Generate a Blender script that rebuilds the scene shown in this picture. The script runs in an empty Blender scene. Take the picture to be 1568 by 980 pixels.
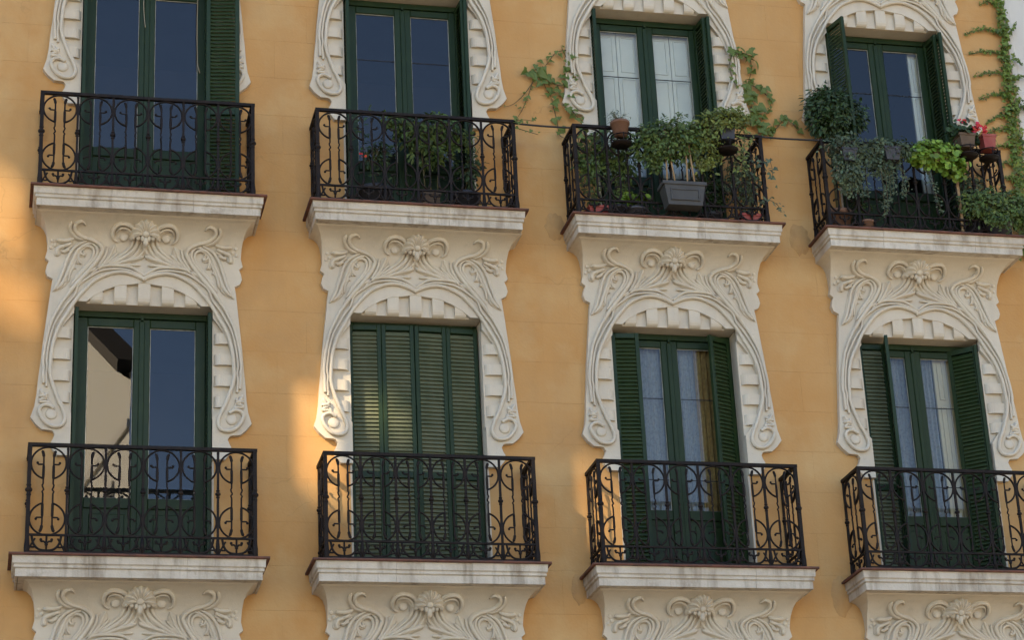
import bpy, math, random
from mathutils import Vector, Matrix

# ------------------------------------------------------------------ camera, sky, sun, exposure
scene = bpy.context.scene
COL = scene.collection
rnd = random.Random(7)

H = 3.5655            # storey height
Z0 = 7.3327           # first storey balcony floor above the street
S = 2.6               # bay spacing
DS, HWS = 0.5335, 1.0996     # balcony slab depth and half width
ZO = 2.579            # door opening height
JW = 0.644            # door opening half width

cam_d = bpy.data.cameras.new("camera")
cam = bpy.data.objects.new("camera", cam_d)
COL.objects.link(cam)
R_ = Vector((0.97454077, -0.21951311, -0.04565388))
U_ = Vector((-0.04155078, -0.37691239, 0.92531648))
F_ = Vector((0.22032661, 0.89986168, 0.37643743))
m = Matrix(((R_.x, U_.x, -F_.x, -1.3128), (R_.y, U_.y, -F_.y, -19.9219), (R_.z, U_.z, -F_.z, 1.6), (0, 0, 0, 1)))
cam.matrix_world = m
cam_d.sensor_width = 36.0
cam_d.lens = 3466.84 / 1568 * 36.0
cam_d.clip_start, cam_d.clip_end = 0.1, 3000
scene.camera = cam

SUN_EL, SUN_AZ = math.radians(32), math.radians(233)
world = bpy.data.worlds.new("World")
scene.world = world
world.use_nodes = True
wn = world.node_tree
bg = next(n for n in wn.nodes if n.type == 'BACKGROUND')
sky = wn.nodes.new('ShaderNodeTexSky')
sky.sky_type = 'NISHITA'
sky.sun_disc = False
sky.sun_elevation = SUN_EL
sky.sun_rotation = SUN_AZ
sky.air_density, sky.dust_density, sky.ozone_density = 0.6, 0.0, 6.0
wn.links.new(sky.outputs[0], bg.inputs[0])
bg.inputs[1].default_value = 0.12
sd = Vector((math.sin(SUN_AZ) * math.cos(SUN_EL), math.cos(SUN_AZ) * math.cos(SUN_EL), math.sin(SUN_EL)))
sun_d = bpy.data.lights.new("sun", 'SUN')
sun_d.energy, sun_d.angle, sun_d.color = 5.0, math.radians(0.53), (1.0, 0.96, 0.90)
sun = bpy.data.objects.new("sun", sun_d)
sun.rotation_euler = sd.to_track_quat('Z', 'Y').to_euler()
sun.location = (-20, -20, 40)
COL.objects.link(sun)
vs = scene.view_settings
vs.view_transform, vs.look = 'Standard', 'None'
vs.exposure, vs.gamma = 2.6, 1.0
vs.use_curve_mapping = False
vs.use_white_balance = True           # the photograph is balanced for shade
vs.white_balance_temperature = 9500
vs.white_balance_tint = 10
scene.cycles.max_bounces = 8
scene.cycles.transparent_max_bounces = 16

# ------------------------------------------------------------------ materials
def material(name, base, rough=0.8, var=None, scale=4.0, detail=5.0, bump=0.0, bump_scale=60.0, spec=0.3,
             streak=None, island=0.0, stain=None):
    mt = bpy.data.materials.new(name)
    mt.use_nodes = True
    nt = mt.node_tree
    N, L = nt.nodes, nt.links
    b = N['Principled BSDF']
    b.inputs['Roughness'].default_value = rough
    b.inputs['Specular IOR Level'].default_value = spec
    b.inputs['Base Color'].default_value = (*base, 1)
    tc = N.new('ShaderNodeNewGeometry')
    pos = tc.outputs['Position']
    cur = None
    def mix(a, c, fac):
        mx = N.new('ShaderNodeMix'); mx.data_type = 'RGBA'
        if a is None: mx.inputs[6].default_value = (*base, 1)
        else: L.new(a, mx.inputs[6])
        mx.inputs[7].default_value = (*c, 1)
        L.new(fac, mx.inputs[0])
        return mx.outputs[2]
    def noise(sc, stretch=(1, 1, 1), det=detail, lo=0.35, hi=0.7, amt=1.0, off=0.0):
        mp = N.new('ShaderNodeMapping'); L.new(pos, mp.inputs[0])
        mp.inputs['Scale'].default_value = stretch
        mp.inputs['Location'].default_value = (off, off * .7, off * 1.3)
        n = N.new('ShaderNodeTexNoise'); n.inputs['Scale'].default_value = sc; n.inputs['Detail'].default_value = det
        n.inputs['Roughness'].default_value = 0.6
        L.new(mp.outputs[0], n.inputs['Vector'])
        mr = N.new('ShaderNodeMapRange'); mr.inputs[1].default_value = lo; mr.inputs[2].default_value = hi
        mr.inputs[4].default_value = amt
        L.new(n.outputs['Fac'], mr.inputs[0])
        return mr.outputs[0]
    if var:
        cur = mix(cur, var, noise(scale))
    if streak:
        col, amt, sx, sz = streak
        cur = mix(cur, col, noise(1.0, (sx, sx, sz), 6.0, 0.5, 0.75, amt, 3.1))
    if stain:
        for col, amt, sc, lo, hi, off in stain:
            cur = mix(cur, col, noise(sc, (1, 1, 1), 7.0, lo, hi, amt, off))
    if island:
        rn = N.new('ShaderNodeNewGeometry')
        hs = N.new('ShaderNodeHueSaturation')
        mr = N.new('ShaderNodeMapRange'); mr.inputs[3].default_value = 1 - island; mr.inputs[4].default_value = 1 + island
        L.new(rn.outputs['Random Per Island'], mr.inputs[0]); L.new(mr.outputs[0], hs.inputs['Value'])
        m2 = N.new('ShaderNodeMapRange'); m2.inputs[3].default_value = 0.485; m2.inputs[4].default_value = 0.515
        ml = N.new('ShaderNodeMath'); ml.operation = 'FRACT'
        mm = N.new('ShaderNodeMath'); mm.operation = 'MULTIPLY'; mm.inputs[1].default_value = 7.31
        L.new(rn.outputs['Random Per Island'], mm.inputs[0]); L.new(mm.outputs[0], ml.inputs[0]); L.new(ml.outputs[0], m2.inputs[0])
        L.new(m2.outputs[0], hs.inputs['Hue'])
        if cur is None: hs.inputs['Color'].default_value = (*base, 1)
        else: L.new(cur, hs.inputs['Color'])
        cur = hs.outputs[0]
    if cur is not None: L.new(cur, b.inputs['Base Color'])
    if bump:
        n = N.new('ShaderNodeTexNoise'); n.inputs['Scale'].default_value = bump_scale; n.inputs['Detail'].default_value = 6
        L.new(pos, n.inputs['Vector'])
        bp = N.new('ShaderNodeBump'); bp.inputs['Strength'].default_value = bump; bp.inputs['Distance'].default_value = 0.01
        L.new(n.outputs['Fac'], bp.inputs['Height']); L.new(bp.outputs[0], b.inputs['Normal'])
    return mt

M = {}
M['stucco'] = material('ochre_stucco', (0.505, 0.278, 0.112), 0.9, var=(0.46, 0.212, 0.066), scale=0.75, bump=0.2, bump_scale=45,
                       streak=((0.40, 0.215, 0.088), 0.5, 2.6, 0.35), stain=[((0.53, 0.335, 0.155), 0.7, 1.6, 0.5, 0.75, 5.0), ((0.36, 0.20, 0.09), 0.45, 1.1, 0.56, 0.76, 11.0)])
M['patch'] = material('brown_patched_stucco', (0.40, 0.21, 0.085), 0.9, var=(0.46, 0.25, 0.098), scale=9, bump=0.4, bump_scale=60)
M['stone'] = material('painted_cream_stone', (0.56, 0.48, 0.37), 0.75, var=(0.51, 0.425, 0.32), scale=2.5, bump=0.2, bump_scale=70,
                      streak=((0.38, 0.32, 0.25), 0.4, 6.0, 0.8), stain=[((0.40, 0.345, 0.27), 0.4, 2.2, 0.54, 0.75, 4.0), ((0.30, 0.25, 0.19), 0.35, 22.0, 0.62, 0.75, 8.0)])
M['slab'] = material('weathered_cornice_stone', (0.55, 0.48, 0.385), 0.8, var=(0.41, 0.34, 0.26), scale=3.5, bump=0.35, bump_scale=50,
                     streak=((0.22, 0.17, 0.12), 0.95, 9.0, 1.6), stain=[((0.24, 0.18, 0.125), 0.7, 5.0, 0.58, 0.75, 2.0)])
M['tile'] = material('red_brown_tile', (0.17, 0.065, 0.042), 0.85, var=(0.075, 0.04, 0.03), scale=9, bump=0.3)
M['iron'] = material('dark_wrought_iron', (0.009, 0.006, 0.005), 0.6, var=(0.018, 0.011, 0.008), scale=14, bump=0.3, bump_scale=120, spec=0.15)
M['green'] = material('dark_green_paint', (0.008, 0.022, 0.005), 0.45, var=(0.012, 0.028, 0.007), scale=5, bump=0.12, bump_scale=40, spec=0.22,
                      streak=((0.025, 0.042, 0.018), 0.25, 9.0, 0.7))
M['slat'] = material('dusty_green_slats', (0.105, 0.110, 0.060), 0.6, var=(0.066, 0.082, 0.042), scale=6, spec=0.35, bump=0.15,
                     streak=((0.14, 0.14, 0.09), 0.5, 6.0, 0.6))
M['slat2'] = material('dark_green_slats', (0.016, 0.034, 0.009), 0.5, var=(0.030, 0.046, 0.016), scale=6, spec=0.35)
M['putty'] = material('pale_putty', (0.42, 0.40, 0.34), 0.7, var=(0.2, 0.2, 0.16), scale=12)
M['white'] = material('white_paint', (0.68, 0.64, 0.56), 0.5, var=(0.62, 0.58, 0.5), scale=3, spec=0.4)
M['creampaint'] = material('cream_paint', (0.55, 0.45, 0.30), 0.55, var=(0.5, 0.4, 0.26), scale=3)
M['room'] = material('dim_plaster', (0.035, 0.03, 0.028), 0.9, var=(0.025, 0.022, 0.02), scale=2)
M['pale'] = material('pale_grey_render', (0.56, 0.52, 0.45), 0.9, var=(0.50, 0.46, 0.40), scale=1.2, bump=0.2,
                     streak=((0.42, 0.39, 0.33), 0.4, 3.0, 0.3))
M['cream'] = material('sunny_cream_render', (0.84, 0.81, 0.74), 0.9, var=(0.80, 0.77, 0.69), scale=1.0)
M['wood'] = material('dark_eaves_wood', (0.035, 0.022, 0.015), 0.8, var=(0.05, 0.035, 0.022), scale=5)
M['roof'] = material('clay_roof_tiles', (0.22, 0.10, 0.06), 0.85, var=(0.3, 0.16, 0.1), scale=4, bump=0.5, bump_scale=6)
M['brick'] = material('brown_render', (0.33, 0.25, 0.18), 0.9, var=(0.28, 0.21, 0.15), scale=1.0)
M['asphalt'] = material('street_asphalt', (0.055, 0.053, 0.05), 0.9, var=(0.075, 0.072, 0.066), scale=3, bump=0.4, bump_scale=40)
M['paving'] = material('granite_paving', (0.22, 0.20, 0.17), 0.85, var=(0.18, 0.165, 0.14), scale=3, bump=0.2)
M['terracotta'] = material('terracotta', (0.15, 0.07, 0.042), 0.85, var=(0.19, 0.10, 0.065), scale=12, bump=0.2)
M['redpot'] = material('faded_red_pot', (0.25, 0.035, 0.03), 0.6, var=(0.3, 0.07, 0.05), scale=10)
M['brownpot'] = material('dull_brown_pot', (0.09, 0.055, 0.035), 0.8, var=(0.13, 0.085, 0.055), scale=10)
M['darkpot'] = material('dark_plastic_pot', (0.028, 0.028, 0.032), 0.5, var=(0.045, 0.042, 0.044), scale=8)
M['greypot'] = material('grey_plastic_planter', (0.046, 0.042, 0.037), 0.55, var=(0.058, 0.054, 0.048), scale=10)
M['soil'] = material('soil', (0.03, 0.022, 0.015), 0.95, var=(0.05, 0.035, 0.025), scale=30)
M['stem'] = material('green_brown_stem', (0.10, 0.075, 0.035), 0.8, var=(0.07, 0.07, 0.03), scale=20)
M['cane'] = material('pale_brown_cane', (0.34, 0.21, 0.10), 0.7, var=(0.25, 0.15, 0.08), scale=20)
M['redflower'] = material('red_petals', (0.55, 0.02, 0.03), 0.6, island=0.3)
M['rubber'] = material('black_cable', (0.02, 0.018, 0.018), 0.6)
M['creamcable'] = material('cream_cable', (0.36, 0.29, 0.2), 0.6, var=(0.3, 0.25, 0.17), scale=20)
M['metal'] = material('mask_metal', (0.3, 0.3, 0.3), 0.5, var=(0.25, 0.25, 0.25), scale=4)

def add_cracks(mt, col):
    nt = mt.node_tree; N, L = nt.nodes, nt.links; b = N['Principled BSDF']
    src = b.inputs['Base Color'].links[0].from_socket
    ge = N.new('ShaderNodeNewGeometry')
    nz = N.new('ShaderNodeTexNoise'); nz.inputs['Scale'].default_value = 2.5; nz.inputs['Detail'].default_value = 5; L.new(ge.outputs['Position'], nz.inputs['Vector'])
    ad = N.new('ShaderNodeMix'); ad.data_type = 'RGBA'; ad.inputs[0].default_value = 0.3
    L.new(ge.outputs['Position'], ad.inputs[6]); L.new(nz.outputs['Color'], ad.inputs[7])
    vo = N.new('ShaderNodeTexVoronoi'); vo.feature = 'DISTANCE_TO_EDGE'; vo.inputs['Scale'].default_value = 1.1; L.new(ad.outputs[2], vo.inputs['Vector'])
    mr = N.new('ShaderNodeMapRange'); mr.inputs[1].default_value = 0.0; mr.inputs[2].default_value = 0.005; mr.inputs[3].default_value = 0.3; mr.inputs[4].default_value = 0.0
    L.new(vo.outputs['Distance'], mr.inputs[0])
    n2 = N.new('ShaderNodeTexNoise'); n2.inputs['Scale'].default_value = 0.7; L.new(ge.outputs['Position'], n2.inputs['Vector'])
    m2 = N.new('ShaderNodeMapRange'); m2.inputs[1].default_value = 0.52; m2.inputs[2].default_value = 0.62; L.new(n2.outputs['Fac'], m2.inputs[0])
    mu = N.new('ShaderNodeMath'); mu.operation = 'MULTIPLY'; L.new(mr.outputs[0], mu.inputs[0]); L.new(m2.outputs[0], mu.inputs[1])
    mx = N.new('ShaderNodeMix'); mx.data_type = 'RGBA'; L.new(mu.outputs[0], mx.inputs[0]); L.new(src, mx.inputs[6]); mx.inputs[7].default_value = (*col, 1)
    L.new(mx.outputs[2], b.inputs['Base Color'])
add_cracks(M['stucco'], (0.22, 0.12, 0.05))
def leaf_material(name, base, var, rough=0.5, island=0.5):
    mt = material(name, base, rough, var=var, scale=9, island=island, spec=0.4)
    nt = mt.node_tree; b = nt.nodes['Principled BSDF']; out = nt.nodes['Material Output']
    tr = nt.nodes.new('ShaderNodeBsdfTranslucent')
    src = b.inputs['Base Color'].links[0].from_socket
    nt.links.new(src, tr.inputs[0])
    mx = nt.nodes.new('ShaderNodeMixShader'); mx.inputs[0].default_value = 0.22
    nt.links.new(b.outputs[0], mx.inputs[1]); nt.links.new(tr.outputs[0], mx.inputs[2]); nt.links.new(mx.outputs[0], out.inputs[0])
    return mt
M['ivy'] = leaf_material('ivy_leaf', (0.080, 0.125, 0.022), (0.115, 0.155, 0.032))
M['dark_leaf'] = leaf_material('dark_leaf', (0.022, 0.050, 0.014), (0.034, 0.066, 0.018))
M['mid_leaf'] = leaf_material('mid_green_leaf', (0.058, 0.100, 0.022), (0.090, 0.135, 0.030))
M['yellow_leaf'] = leaf_material('yellow_green_leaf', (0.115, 0.150, 0.030), (0.150, 0.165, 0.040))
M['lime_leaf'] = leaf_material('lime_leaf', (0.120, 0.215, 0.022), (0.160, 0.250, 0.035))
M['grey_leaf'] = leaf_material('grey_green_leaf', (0.060, 0.090, 0.045), (0.085, 0.115, 0.060))
M['creeper'] = leaf_material('creeper_leaf', (0.095, 0.150, 0.020), (0.140, 0.165, 0.028))

def glass_material():
    mt = bpy.data.materials.new('window_glass'); mt.use_nodes = True
    nt = mt.node_tree; N, L = nt.nodes, nt.links
    N.remove(N['Principled BSDF'])
    tr = N.new('ShaderNodeBsdfTransparent'); tr.inputs[0].default_value = (0.86, 0.9, 0.88, 1)
    gl = N.new('ShaderNodeBsdfGlossy'); gl.inputs['Roughness'].default_value = 0.0
    nz = N.new('ShaderNodeTexNoise'); nz.inputs['Scale'].default_value = 1.3; nz.inputs['Detail'].default_value = 1
    ge = N.new('ShaderNodeNewGeometry'); L.new(ge.outputs['Position'], nz.inputs['Vector'])
    bp = N.new('ShaderNodeBump'); bp.inputs['Strength'].default_value = 0.03; bp.inputs['Distance'].default_value = 0.01
    L.new(nz.outputs['Fac'], bp.inputs['Height']); L.new(bp.outputs[0], gl.inputs['Normal'])
    fr = N.new('ShaderNodeFresnel'); fr.inputs[0].default_value = 1.62
    mx = N.new('ShaderNodeMixShader'); L.new(fr.outputs[0], mx.inputs[0]); L.new(tr.outputs[0], mx.inputs[1]); L.new(gl.outputs[0], mx.inputs[2])
    L.new(mx.outputs[0], N['Material Output'].inputs[0])
    return mt
M['glass'] = glass_material()

def lace_material():
    mt = material('white_lace', (0.36, 0.36, 0.355), 0.9)
    nt = mt.node_tree; N, L = nt.nodes, nt.links
    b = N['Principled BSDF']; tr = N.new('ShaderNodeBsdfTransparent')
    nz = N.new('ShaderNodeTexNoise'); nz.inputs['Scale'].default_value = 38; nz.inputs['Detail'].default_value = 2
    ge = N.new('ShaderNodeNewGeometry'); L.new(ge.outputs['Position'], nz.inputs['Vector'])
    mr = N.new('ShaderNodeMapRange'); mr.inputs[1].default_value = 0.5; mr.inputs[2].default_value = 0.62; mr.inputs[3].default_value = 0.34; mr.inputs[4].default_value = 0.46
    L.new(nz.outputs['Fac'], mr.inputs[0])
    mx = N.new('ShaderNodeMixShader'); L.new(mr.outputs[0], mx.inputs[0]); L.new(b.outputs[0], mx.inputs[1]); L.new(tr.outputs[0], mx.inputs[2])
    L.new(mx.outputs[0], N['Material Output'].inputs[0])
    return mt
M['lace'] = lace_material()
M['tan'] = material('tan_patterned_curtain', (0.36, 0.24, 0.10), 0.9, var=(0.24, 0.14, 0.06), scale=22)

# ------------------------------------------------------------------ mesh helpers
class MB:
    def __init__(s): s.v, s.f, s.sm = [], [], []
    def add(s, vs, fs, smooth=False):
        o = len(s.v); s.v += [tuple(p) for p in vs]
        s.f += [tuple(i + o for i in f) for f in fs]; s.sm += [smooth] * len(fs)
    def box(s, x0, x1, y0, y1, z0, z1, ch=0.0):
        if ch <= 0:
            s.add([(x0, y0, z0), (x1, y0, z0), (x1, y1, z0), (x0, y1, z0), (x0, y0, z1), (x1, y0, z1), (x1, y1, z1), (x0, y1, z1)],
                  [(0, 3, 2, 1), (4, 5, 6, 7), (0, 1, 5, 4), (1, 2, 6, 5), (2, 3, 7, 6), (3, 0, 4, 7)])
        else:      # front (y0) face chamfered
            c = ch
            s.add([(x0, y1, z0), (x1, y1, z0), (x1, y1, z1), (x0, y1, z1),
                   (x0, y0 + c, z0), (x1, y0 + c, z0), (x1, y0 + c, z1), (x0, y0 + c, z1),
                   (x0 + c, y0, z0 + c), (x1 - c, y0, z0 + c), (x1 - c, y0, z1 - c), (x0 + c, y0, z1 - c)],
                  [(0, 1, 2, 3), (0, 4, 5, 1), (1, 5, 6, 2), (2, 6, 7, 3), (3, 7, 4, 0),
                   (4, 8, 9, 5), (5, 9, 10, 6), (6, 10, 11, 7), (7, 11, 8, 4), (8, 11, 10, 9)])
    def tube(s, path, rad, n=6, smooth=True, sq=None):
        P = [Vector(p) for p in path]; k = len(P)
        rad = rad if isinstance(rad, (list, tuple)) else [rad] * k
        vs, fs = [], []
        ref = None
        for i in range(k):
            t = (P[min(i + 1, k - 1)] - P[max(i - 1, 0)])
            if t.length < 1e-9: t = Vector((0, 0, 1))
            t.normalize()
            if ref is None:
                ref = Vector((0, 1, 0)) if abs(t.y) < 0.9 else Vector((1, 0, 0))
            a = (ref - t * ref.dot(t))
            if a.length < 1e-6: a = t.orthogonal()
            a.normalize(); b = t.cross(a); ref = a
            for j in range(n):
                an = 2 * math.pi * (j + 0.5) / n
                ra, rb = (rad[i], rad[i]) if sq is None else (rad[i] * sq[0], rad[i] * sq[1])
                vs.append(P[i] + a * math.cos(an) * ra + b * math.sin(an) * rb)
        for i in range(k - 1):
            for j in range(n):
                fs.append((i * n + j, i * n + (j + 1) % n, (i + 1) * n + (j + 1) % n, (i + 1) * n + j))
        fs.append(tuple(range(n - 1, -1, -1))); fs.append(tuple((k - 1) * n + j for j in range(n)))
        s.add(vs, fs, smooth)
    def ball(s, c, r, nu=10, nv=6, sc=(1, 1, 1), rot=None):
        vs, fs = [], []
        for i in range(nv + 1):
            th = math.pi * i / nv
            for j in range(nu):
                ph = 2 * math.pi * j / nu
                p = Vector((math.sin(th) * math.cos(ph) * r * sc[0], math.sin(th) * math.sin(ph) * r * sc[1], math.cos(th) * r * sc[2]))
                if rot: p = rot @ p
                vs.append(Vector(c) + p)
        for i in range(nv):
            for j in range(nu):
                fs.append((i * nu + j, (i + 1) * nu + j, (i + 1) * nu + (j + 1) % nu, i * nu + (j + 1) % nu))
        s.add(vs, fs, True)
    def lathe(s, prof, c=(0, 0, 0), n=16, sq=False):
        vs, fs = [], []
        for r, z in prof:
            for j in range(n):
                a = 2 * math.pi * (j + .5) / n
                vs.append((c[0] + r * math.cos(a), c[1] + r * math.sin(a), c[2] + z))
        for i in range(len(prof) - 1):
            for j in range(n):
                fs.append((i * n + j, i * n + (j + 1) % n, (i + 1) * n + (j + 1) % n, (i + 1) * n + j))
        fs.append(tuple(range(n - 1, -1, -1)))
        fs.append(tuple((len(prof) - 1) * n + j for j in range(n)))
        s.add(vs, fs, n > 6)
    def mesh(s, name, mat):
        me = bpy.data.meshes.new(name)
        me.from_pydata(s.v, [], s.f); me.materials.append(mat)
        me.polygons.foreach_set('use_smooth', s.sm)
        me.update()
        return me

def place(name, me, parent=None, loc=(0, 0, 0), rz=0.0, scale=None):
    o = bpy.data.objects.new(name, me); COL.objects.link(o)
    o.parent = parent; o.location = loc; o.rotation_euler = (0, 0, rz)
    if scale: o.scale = scale
    return o
def tag(o, label=None, cat=None, group=None, kind=None):
    if label: o['label'] = label
    if cat: o['category'] = cat
    if group: o['group'] = group
    if kind: o['kind'] = kind
    return o
def empty(name, loc=(0, 0, 0), parent=None):
    return place(name, None, parent, loc)

def catmull(pts, step=0.012):
    P = [Vector(p) for p in pts]
    if len(P) < 3:
        n = max(2, int((P[-1] - P[0]).length / step)); return [P[0].lerp(P[-1], i / n) for i in range(n + 1)]
    out = []
    for i in range(len(P) - 1):
        p0, p1, p2, p3 = P[max(i - 1, 0)], P[i], P[i + 1], P[min(i + 2, len(P) - 1)]
        n = max(1, int(round((p2 - p1).length / step)))
        for k in range(n):
            t = k / n
            out.append(0.5 * ((2 * p1) + (p2 - p0) * t + (2 * p0 - 5 * p1 + 4 * p2 - p3) * t * t + (3 * p1 - p0 - 3 * p2 + p3) * t ** 3))
    out.append(P[-1])
    return out

def interp(tab, z):      # tab of (z, x) ascending in z
    if z <= tab[0][0]: return tab[0][1]
    for (a, xa), (b, xb) in zip(tab, tab[1:]):
        if z <= b: return xa if b - a < 1e-9 else xa + (xb - xa) * (z - a) / (b - a)
    return tab[-1][1]
# carved relief of a window surround: (width in mm, path in bay coordinates), left half
STROKES = [[24,[[-0.799,1.5],[-0.854,1.531],[-0.908,1.521],[-0.934,1.478],[-0.912,1.412],[-0.856,1.346],[-0.786,1.324],[-0.724,1.343],[-0.699,1.41],[-0.729,1.51],[-0.762,1.577],[-0.809,1.702],[-0.836,1.786],[-0.85,1.87],[-0.847,1.953],[-0.842,2.04],[-0.831,2.136],[-0.798,2.265],[-0.757,2.362],[-0.702,2.461],[-0.66,2.544],[-0.618,2.611],[-0.561,2.687],[-0.477,2.781],[-0.399,2.834],[-0.301,2.877],[-0.202,2.888],[-0.102,2.866],[0.008,2.816]]],[20,[[-0.903,1.741],[-0.908,1.826],[-0.909,1.911],[-0.915,1.95],[-0.905,2.085],[-0.884,2.213],[-0.852,2.35],[-0.804,2.465],[-0.749,2.572],[-0.678,2.673],[-0.596,2.814],[-0.48,2.901],[-0.362,2.946],[-0.243,2.952],[-0.123,2.936],[-0.002,2.854]]],[16,[[-0.875,1.708],[-0.883,1.827],[-0.877,1.912],[-0.885,1.975],[-0.873,2.102],[-0.855,2.214],[-0.822,2.336],[-0.774,2.434],[-0.718,2.533],[-0.648,2.634],[-0.614,2.737],[-0.527,2.817],[-0.42,2.888],[-0.302,2.916],[-0.183,2.916],[-0.083,2.883],[0.003,2.827]]],[26,[[-0.364,2.946],[-0.261,3.0],[-0.173,3.062],[-0.1,3.133],[-0.078,3.202],[-0.094,3.261],[-0.142,3.295],[-0.204,3.31],[-0.263,3.306],[-0.304,3.28],[-0.316,3.241],[-0.302,3.199],[-0.259,3.178]]],[20,[[-0.35,2.971],[-0.254,3.041],[-0.174,3.105],[-0.128,3.167],[-0.122,3.225],[-0.146,3.264],[-0.193,3.285],[-0.238,3.286],[-0.273,3.268],[-0.282,3.236]]],[20,[[-0.327,2.947],[-0.201,2.995],[-0.113,3.053],[-0.055,3.135],[-0.037,3.21],[-0.045,3.257]]],[22,[[-0.201,2.995],[-0.083,3.042],[-0.021,3.108],[0.003,3.166],[-0.01,3.198]]],[24,[[-0.246,2.98],[-0.142,3.015],[-0.06,3.04],[-0.016,3.062]]],[16,[[-0.379,2.937],[-0.261,2.971],[-0.179,2.992]]],[18,[[-0.327,2.943],[-0.201,2.962],[-0.111,2.968],[-0.044,2.969]]],[20,[[-0.474,2.874],[-0.417,2.968],[-0.374,3.052],[-0.358,3.139]]],[20,[[-0.437,2.901],[-0.351,3.02],[-0.315,3.094],[-0.288,3.157]]],[18,[[-0.401,2.935],[-0.328,3.013],[-0.277,3.065],[-0.256,3.093]]],[18,[[-0.568,2.812],[-0.504,2.906],[-0.447,2.982],[-0.407,3.034]]],[26,[[-0.737,2.586],[-0.662,2.708],[-0.548,2.855],[-0.462,2.974],[-0.41,3.07],[-0.406,3.11],[-0.438,3.152],[-0.509,3.185],[-0.589,3.204],[-0.65,3.237],[-0.671,3.273],[-0.654,3.3],[-0.603,3.31],[-0.569,3.29]]],[22,[[-0.568,3.182],[-0.648,3.202],[-0.698,3.239],[-0.715,3.275],[-0.701,3.308]]],[22,[[-0.548,3.177],[-0.645,3.128],[-0.706,3.044],[-0.751,2.899],[-0.796,2.756],[-0.847,2.661]]],[22,[[-0.498,3.161],[-0.58,3.131],[-0.638,3.074],[-0.677,2.974],[-0.72,2.857],[-0.766,2.741],[-0.823,2.677]]],[18,[[-0.556,3.128],[-0.604,3.091],[-0.65,2.981],[-0.696,2.859],[-0.708,2.766]]],[16,[[-0.609,3.101],[-0.598,3.055],[-0.556,3.04]]],[16,[[-0.627,3.048],[-0.615,2.977],[-0.592,2.954]]],[16,[[-0.665,2.975],[-0.666,2.926],[-0.641,2.905]]],[20,[[-0.664,2.784],[-0.579,2.897],[-0.512,2.988],[-0.482,3.066],[-0.496,3.116],[-0.536,3.132],[-0.575,3.117],[-0.584,3.087]]],[20,[[-0.692,2.718],[-0.597,2.853],[-0.502,2.967],[-0.454,3.057],[-0.462,3.127],[-0.507,3.158]]],[26,[[-0.677,3.186],[-0.745,3.168],[-0.814,3.171],[-0.833,3.164]]],[24,[[-0.685,3.15],[-0.753,3.124],[-0.802,3.111]]],[24,[[-0.753,3.119],[-0.806,3.101],[-0.822,3.064],[-0.818,3.022]]],[22,[[-0.703,3.096],[-0.751,3.073],[-0.785,3.066]]],[20,[[-0.929,1.685],[-0.912,1.644],[-0.884,1.611],[-0.857,1.603]]],[20,[[-0.862,1.65],[-0.884,1.619],[-0.919,1.614],[-0.938,1.613]]],[20,[[-0.872,1.586],[-0.903,1.593],[-0.929,1.563],[-0.871,1.561],[-0.831,1.537]]],[16,[[-0.224,3.015],[-0.136,3.068],[-0.086,3.141],[-0.063,3.202],[-0.071,3.256]]],[14,[[-0.275,2.958],[-0.172,3.005],[-0.091,3.062],[-0.04,3.129]]],[14,[[-0.379,2.953],[-0.313,2.989],[-0.247,3.034],[-0.188,3.085],[-0.146,3.152],[-0.138,3.218],[-0.165,3.261],[-0.199,3.273],[-0.237,3.274]]],[14,[[-0.524,2.815],[-0.46,2.904],[-0.395,2.993],[-0.359,3.061]]],[14,[[-0.528,3.169],[-0.619,3.108],[-0.672,3.002],[-0.73,2.846],[-0.785,2.718]]],[14,[[-0.44,3.068],[-0.482,2.968],[-0.568,2.849],[-0.653,2.741],[-0.7,2.663]]],[14,[[-0.472,3.146],[-0.446,3.118],[-0.435,3.084],[-0.458,3.013],[-0.53,2.911],[-0.616,2.808]]],[12,[[-0.579,3.092],[-0.573,3.056],[-0.548,3.063]]],[12,[[-0.636,3.004],[-0.628,2.96],[-0.605,2.978]]],[12,[[-0.673,2.925],[-0.675,2.892],[-0.654,2.932]]],[14,[[-0.697,2.902],[-0.732,2.802],[-0.73,2.754]]],[16,[[-0.663,3.195],[-0.716,3.184],[-0.765,3.18],[-0.805,3.181]]],[16,[[-0.674,3.132],[-0.732,3.095],[-0.76,3.052]]],[14,[[-0.684,3.29],[-0.667,3.262],[-0.62,3.226],[-0.559,3.2]]],[12,[[-0.92,1.652],[-0.927,1.626],[-0.942,1.609]]],[12,[[-0.872,1.615],[-0.862,1.582],[-0.839,1.553]]]]
OUTLINE = [[-1.016,3.33],[-0.979,3.266],[-0.934,3.144],[-0.911,3.016],[-0.934,2.974],[-0.889,2.973],[-0.908,2.926],[-0.919,2.871],[-0.899,2.818],[-0.85,2.793],[-0.862,2.711],[-0.862,2.705],[-0.873,2.599],[-0.887,2.461],[-0.904,2.3],[-0.921,2.14],[-0.936,1.941],[-0.951,1.789],[-0.961,1.636],[-0.977,1.517],[-1.008,1.407],[-0.96,1.342],[-0.915,1.281],[-0.889,1.294],[-0.846,1.3],[-0.807,1.28],[-0.787,1.247],[-0.801,1.205],[-0.819,1.171]]
OVAL = [[-0.665,1.465],[-0.722,1.56],[-0.755,1.618],[-0.784,1.693],[-0.805,1.752],[-0.819,1.811],[-0.829,1.896],[-0.828,1.938],[-0.83,2.017],[-0.822,2.104],[-0.799,2.185],[-0.775,2.25],[-0.741,2.323],[-0.699,2.389],[-0.653,2.448]]
ARCH = [[-0.535,2.586],[-0.463,2.644],[-0.356,2.709],[-0.238,2.758],[-0.099,2.776],[0.01,2.784]]
SPIRAL_EYE = (-0.210, 3.227)
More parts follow.
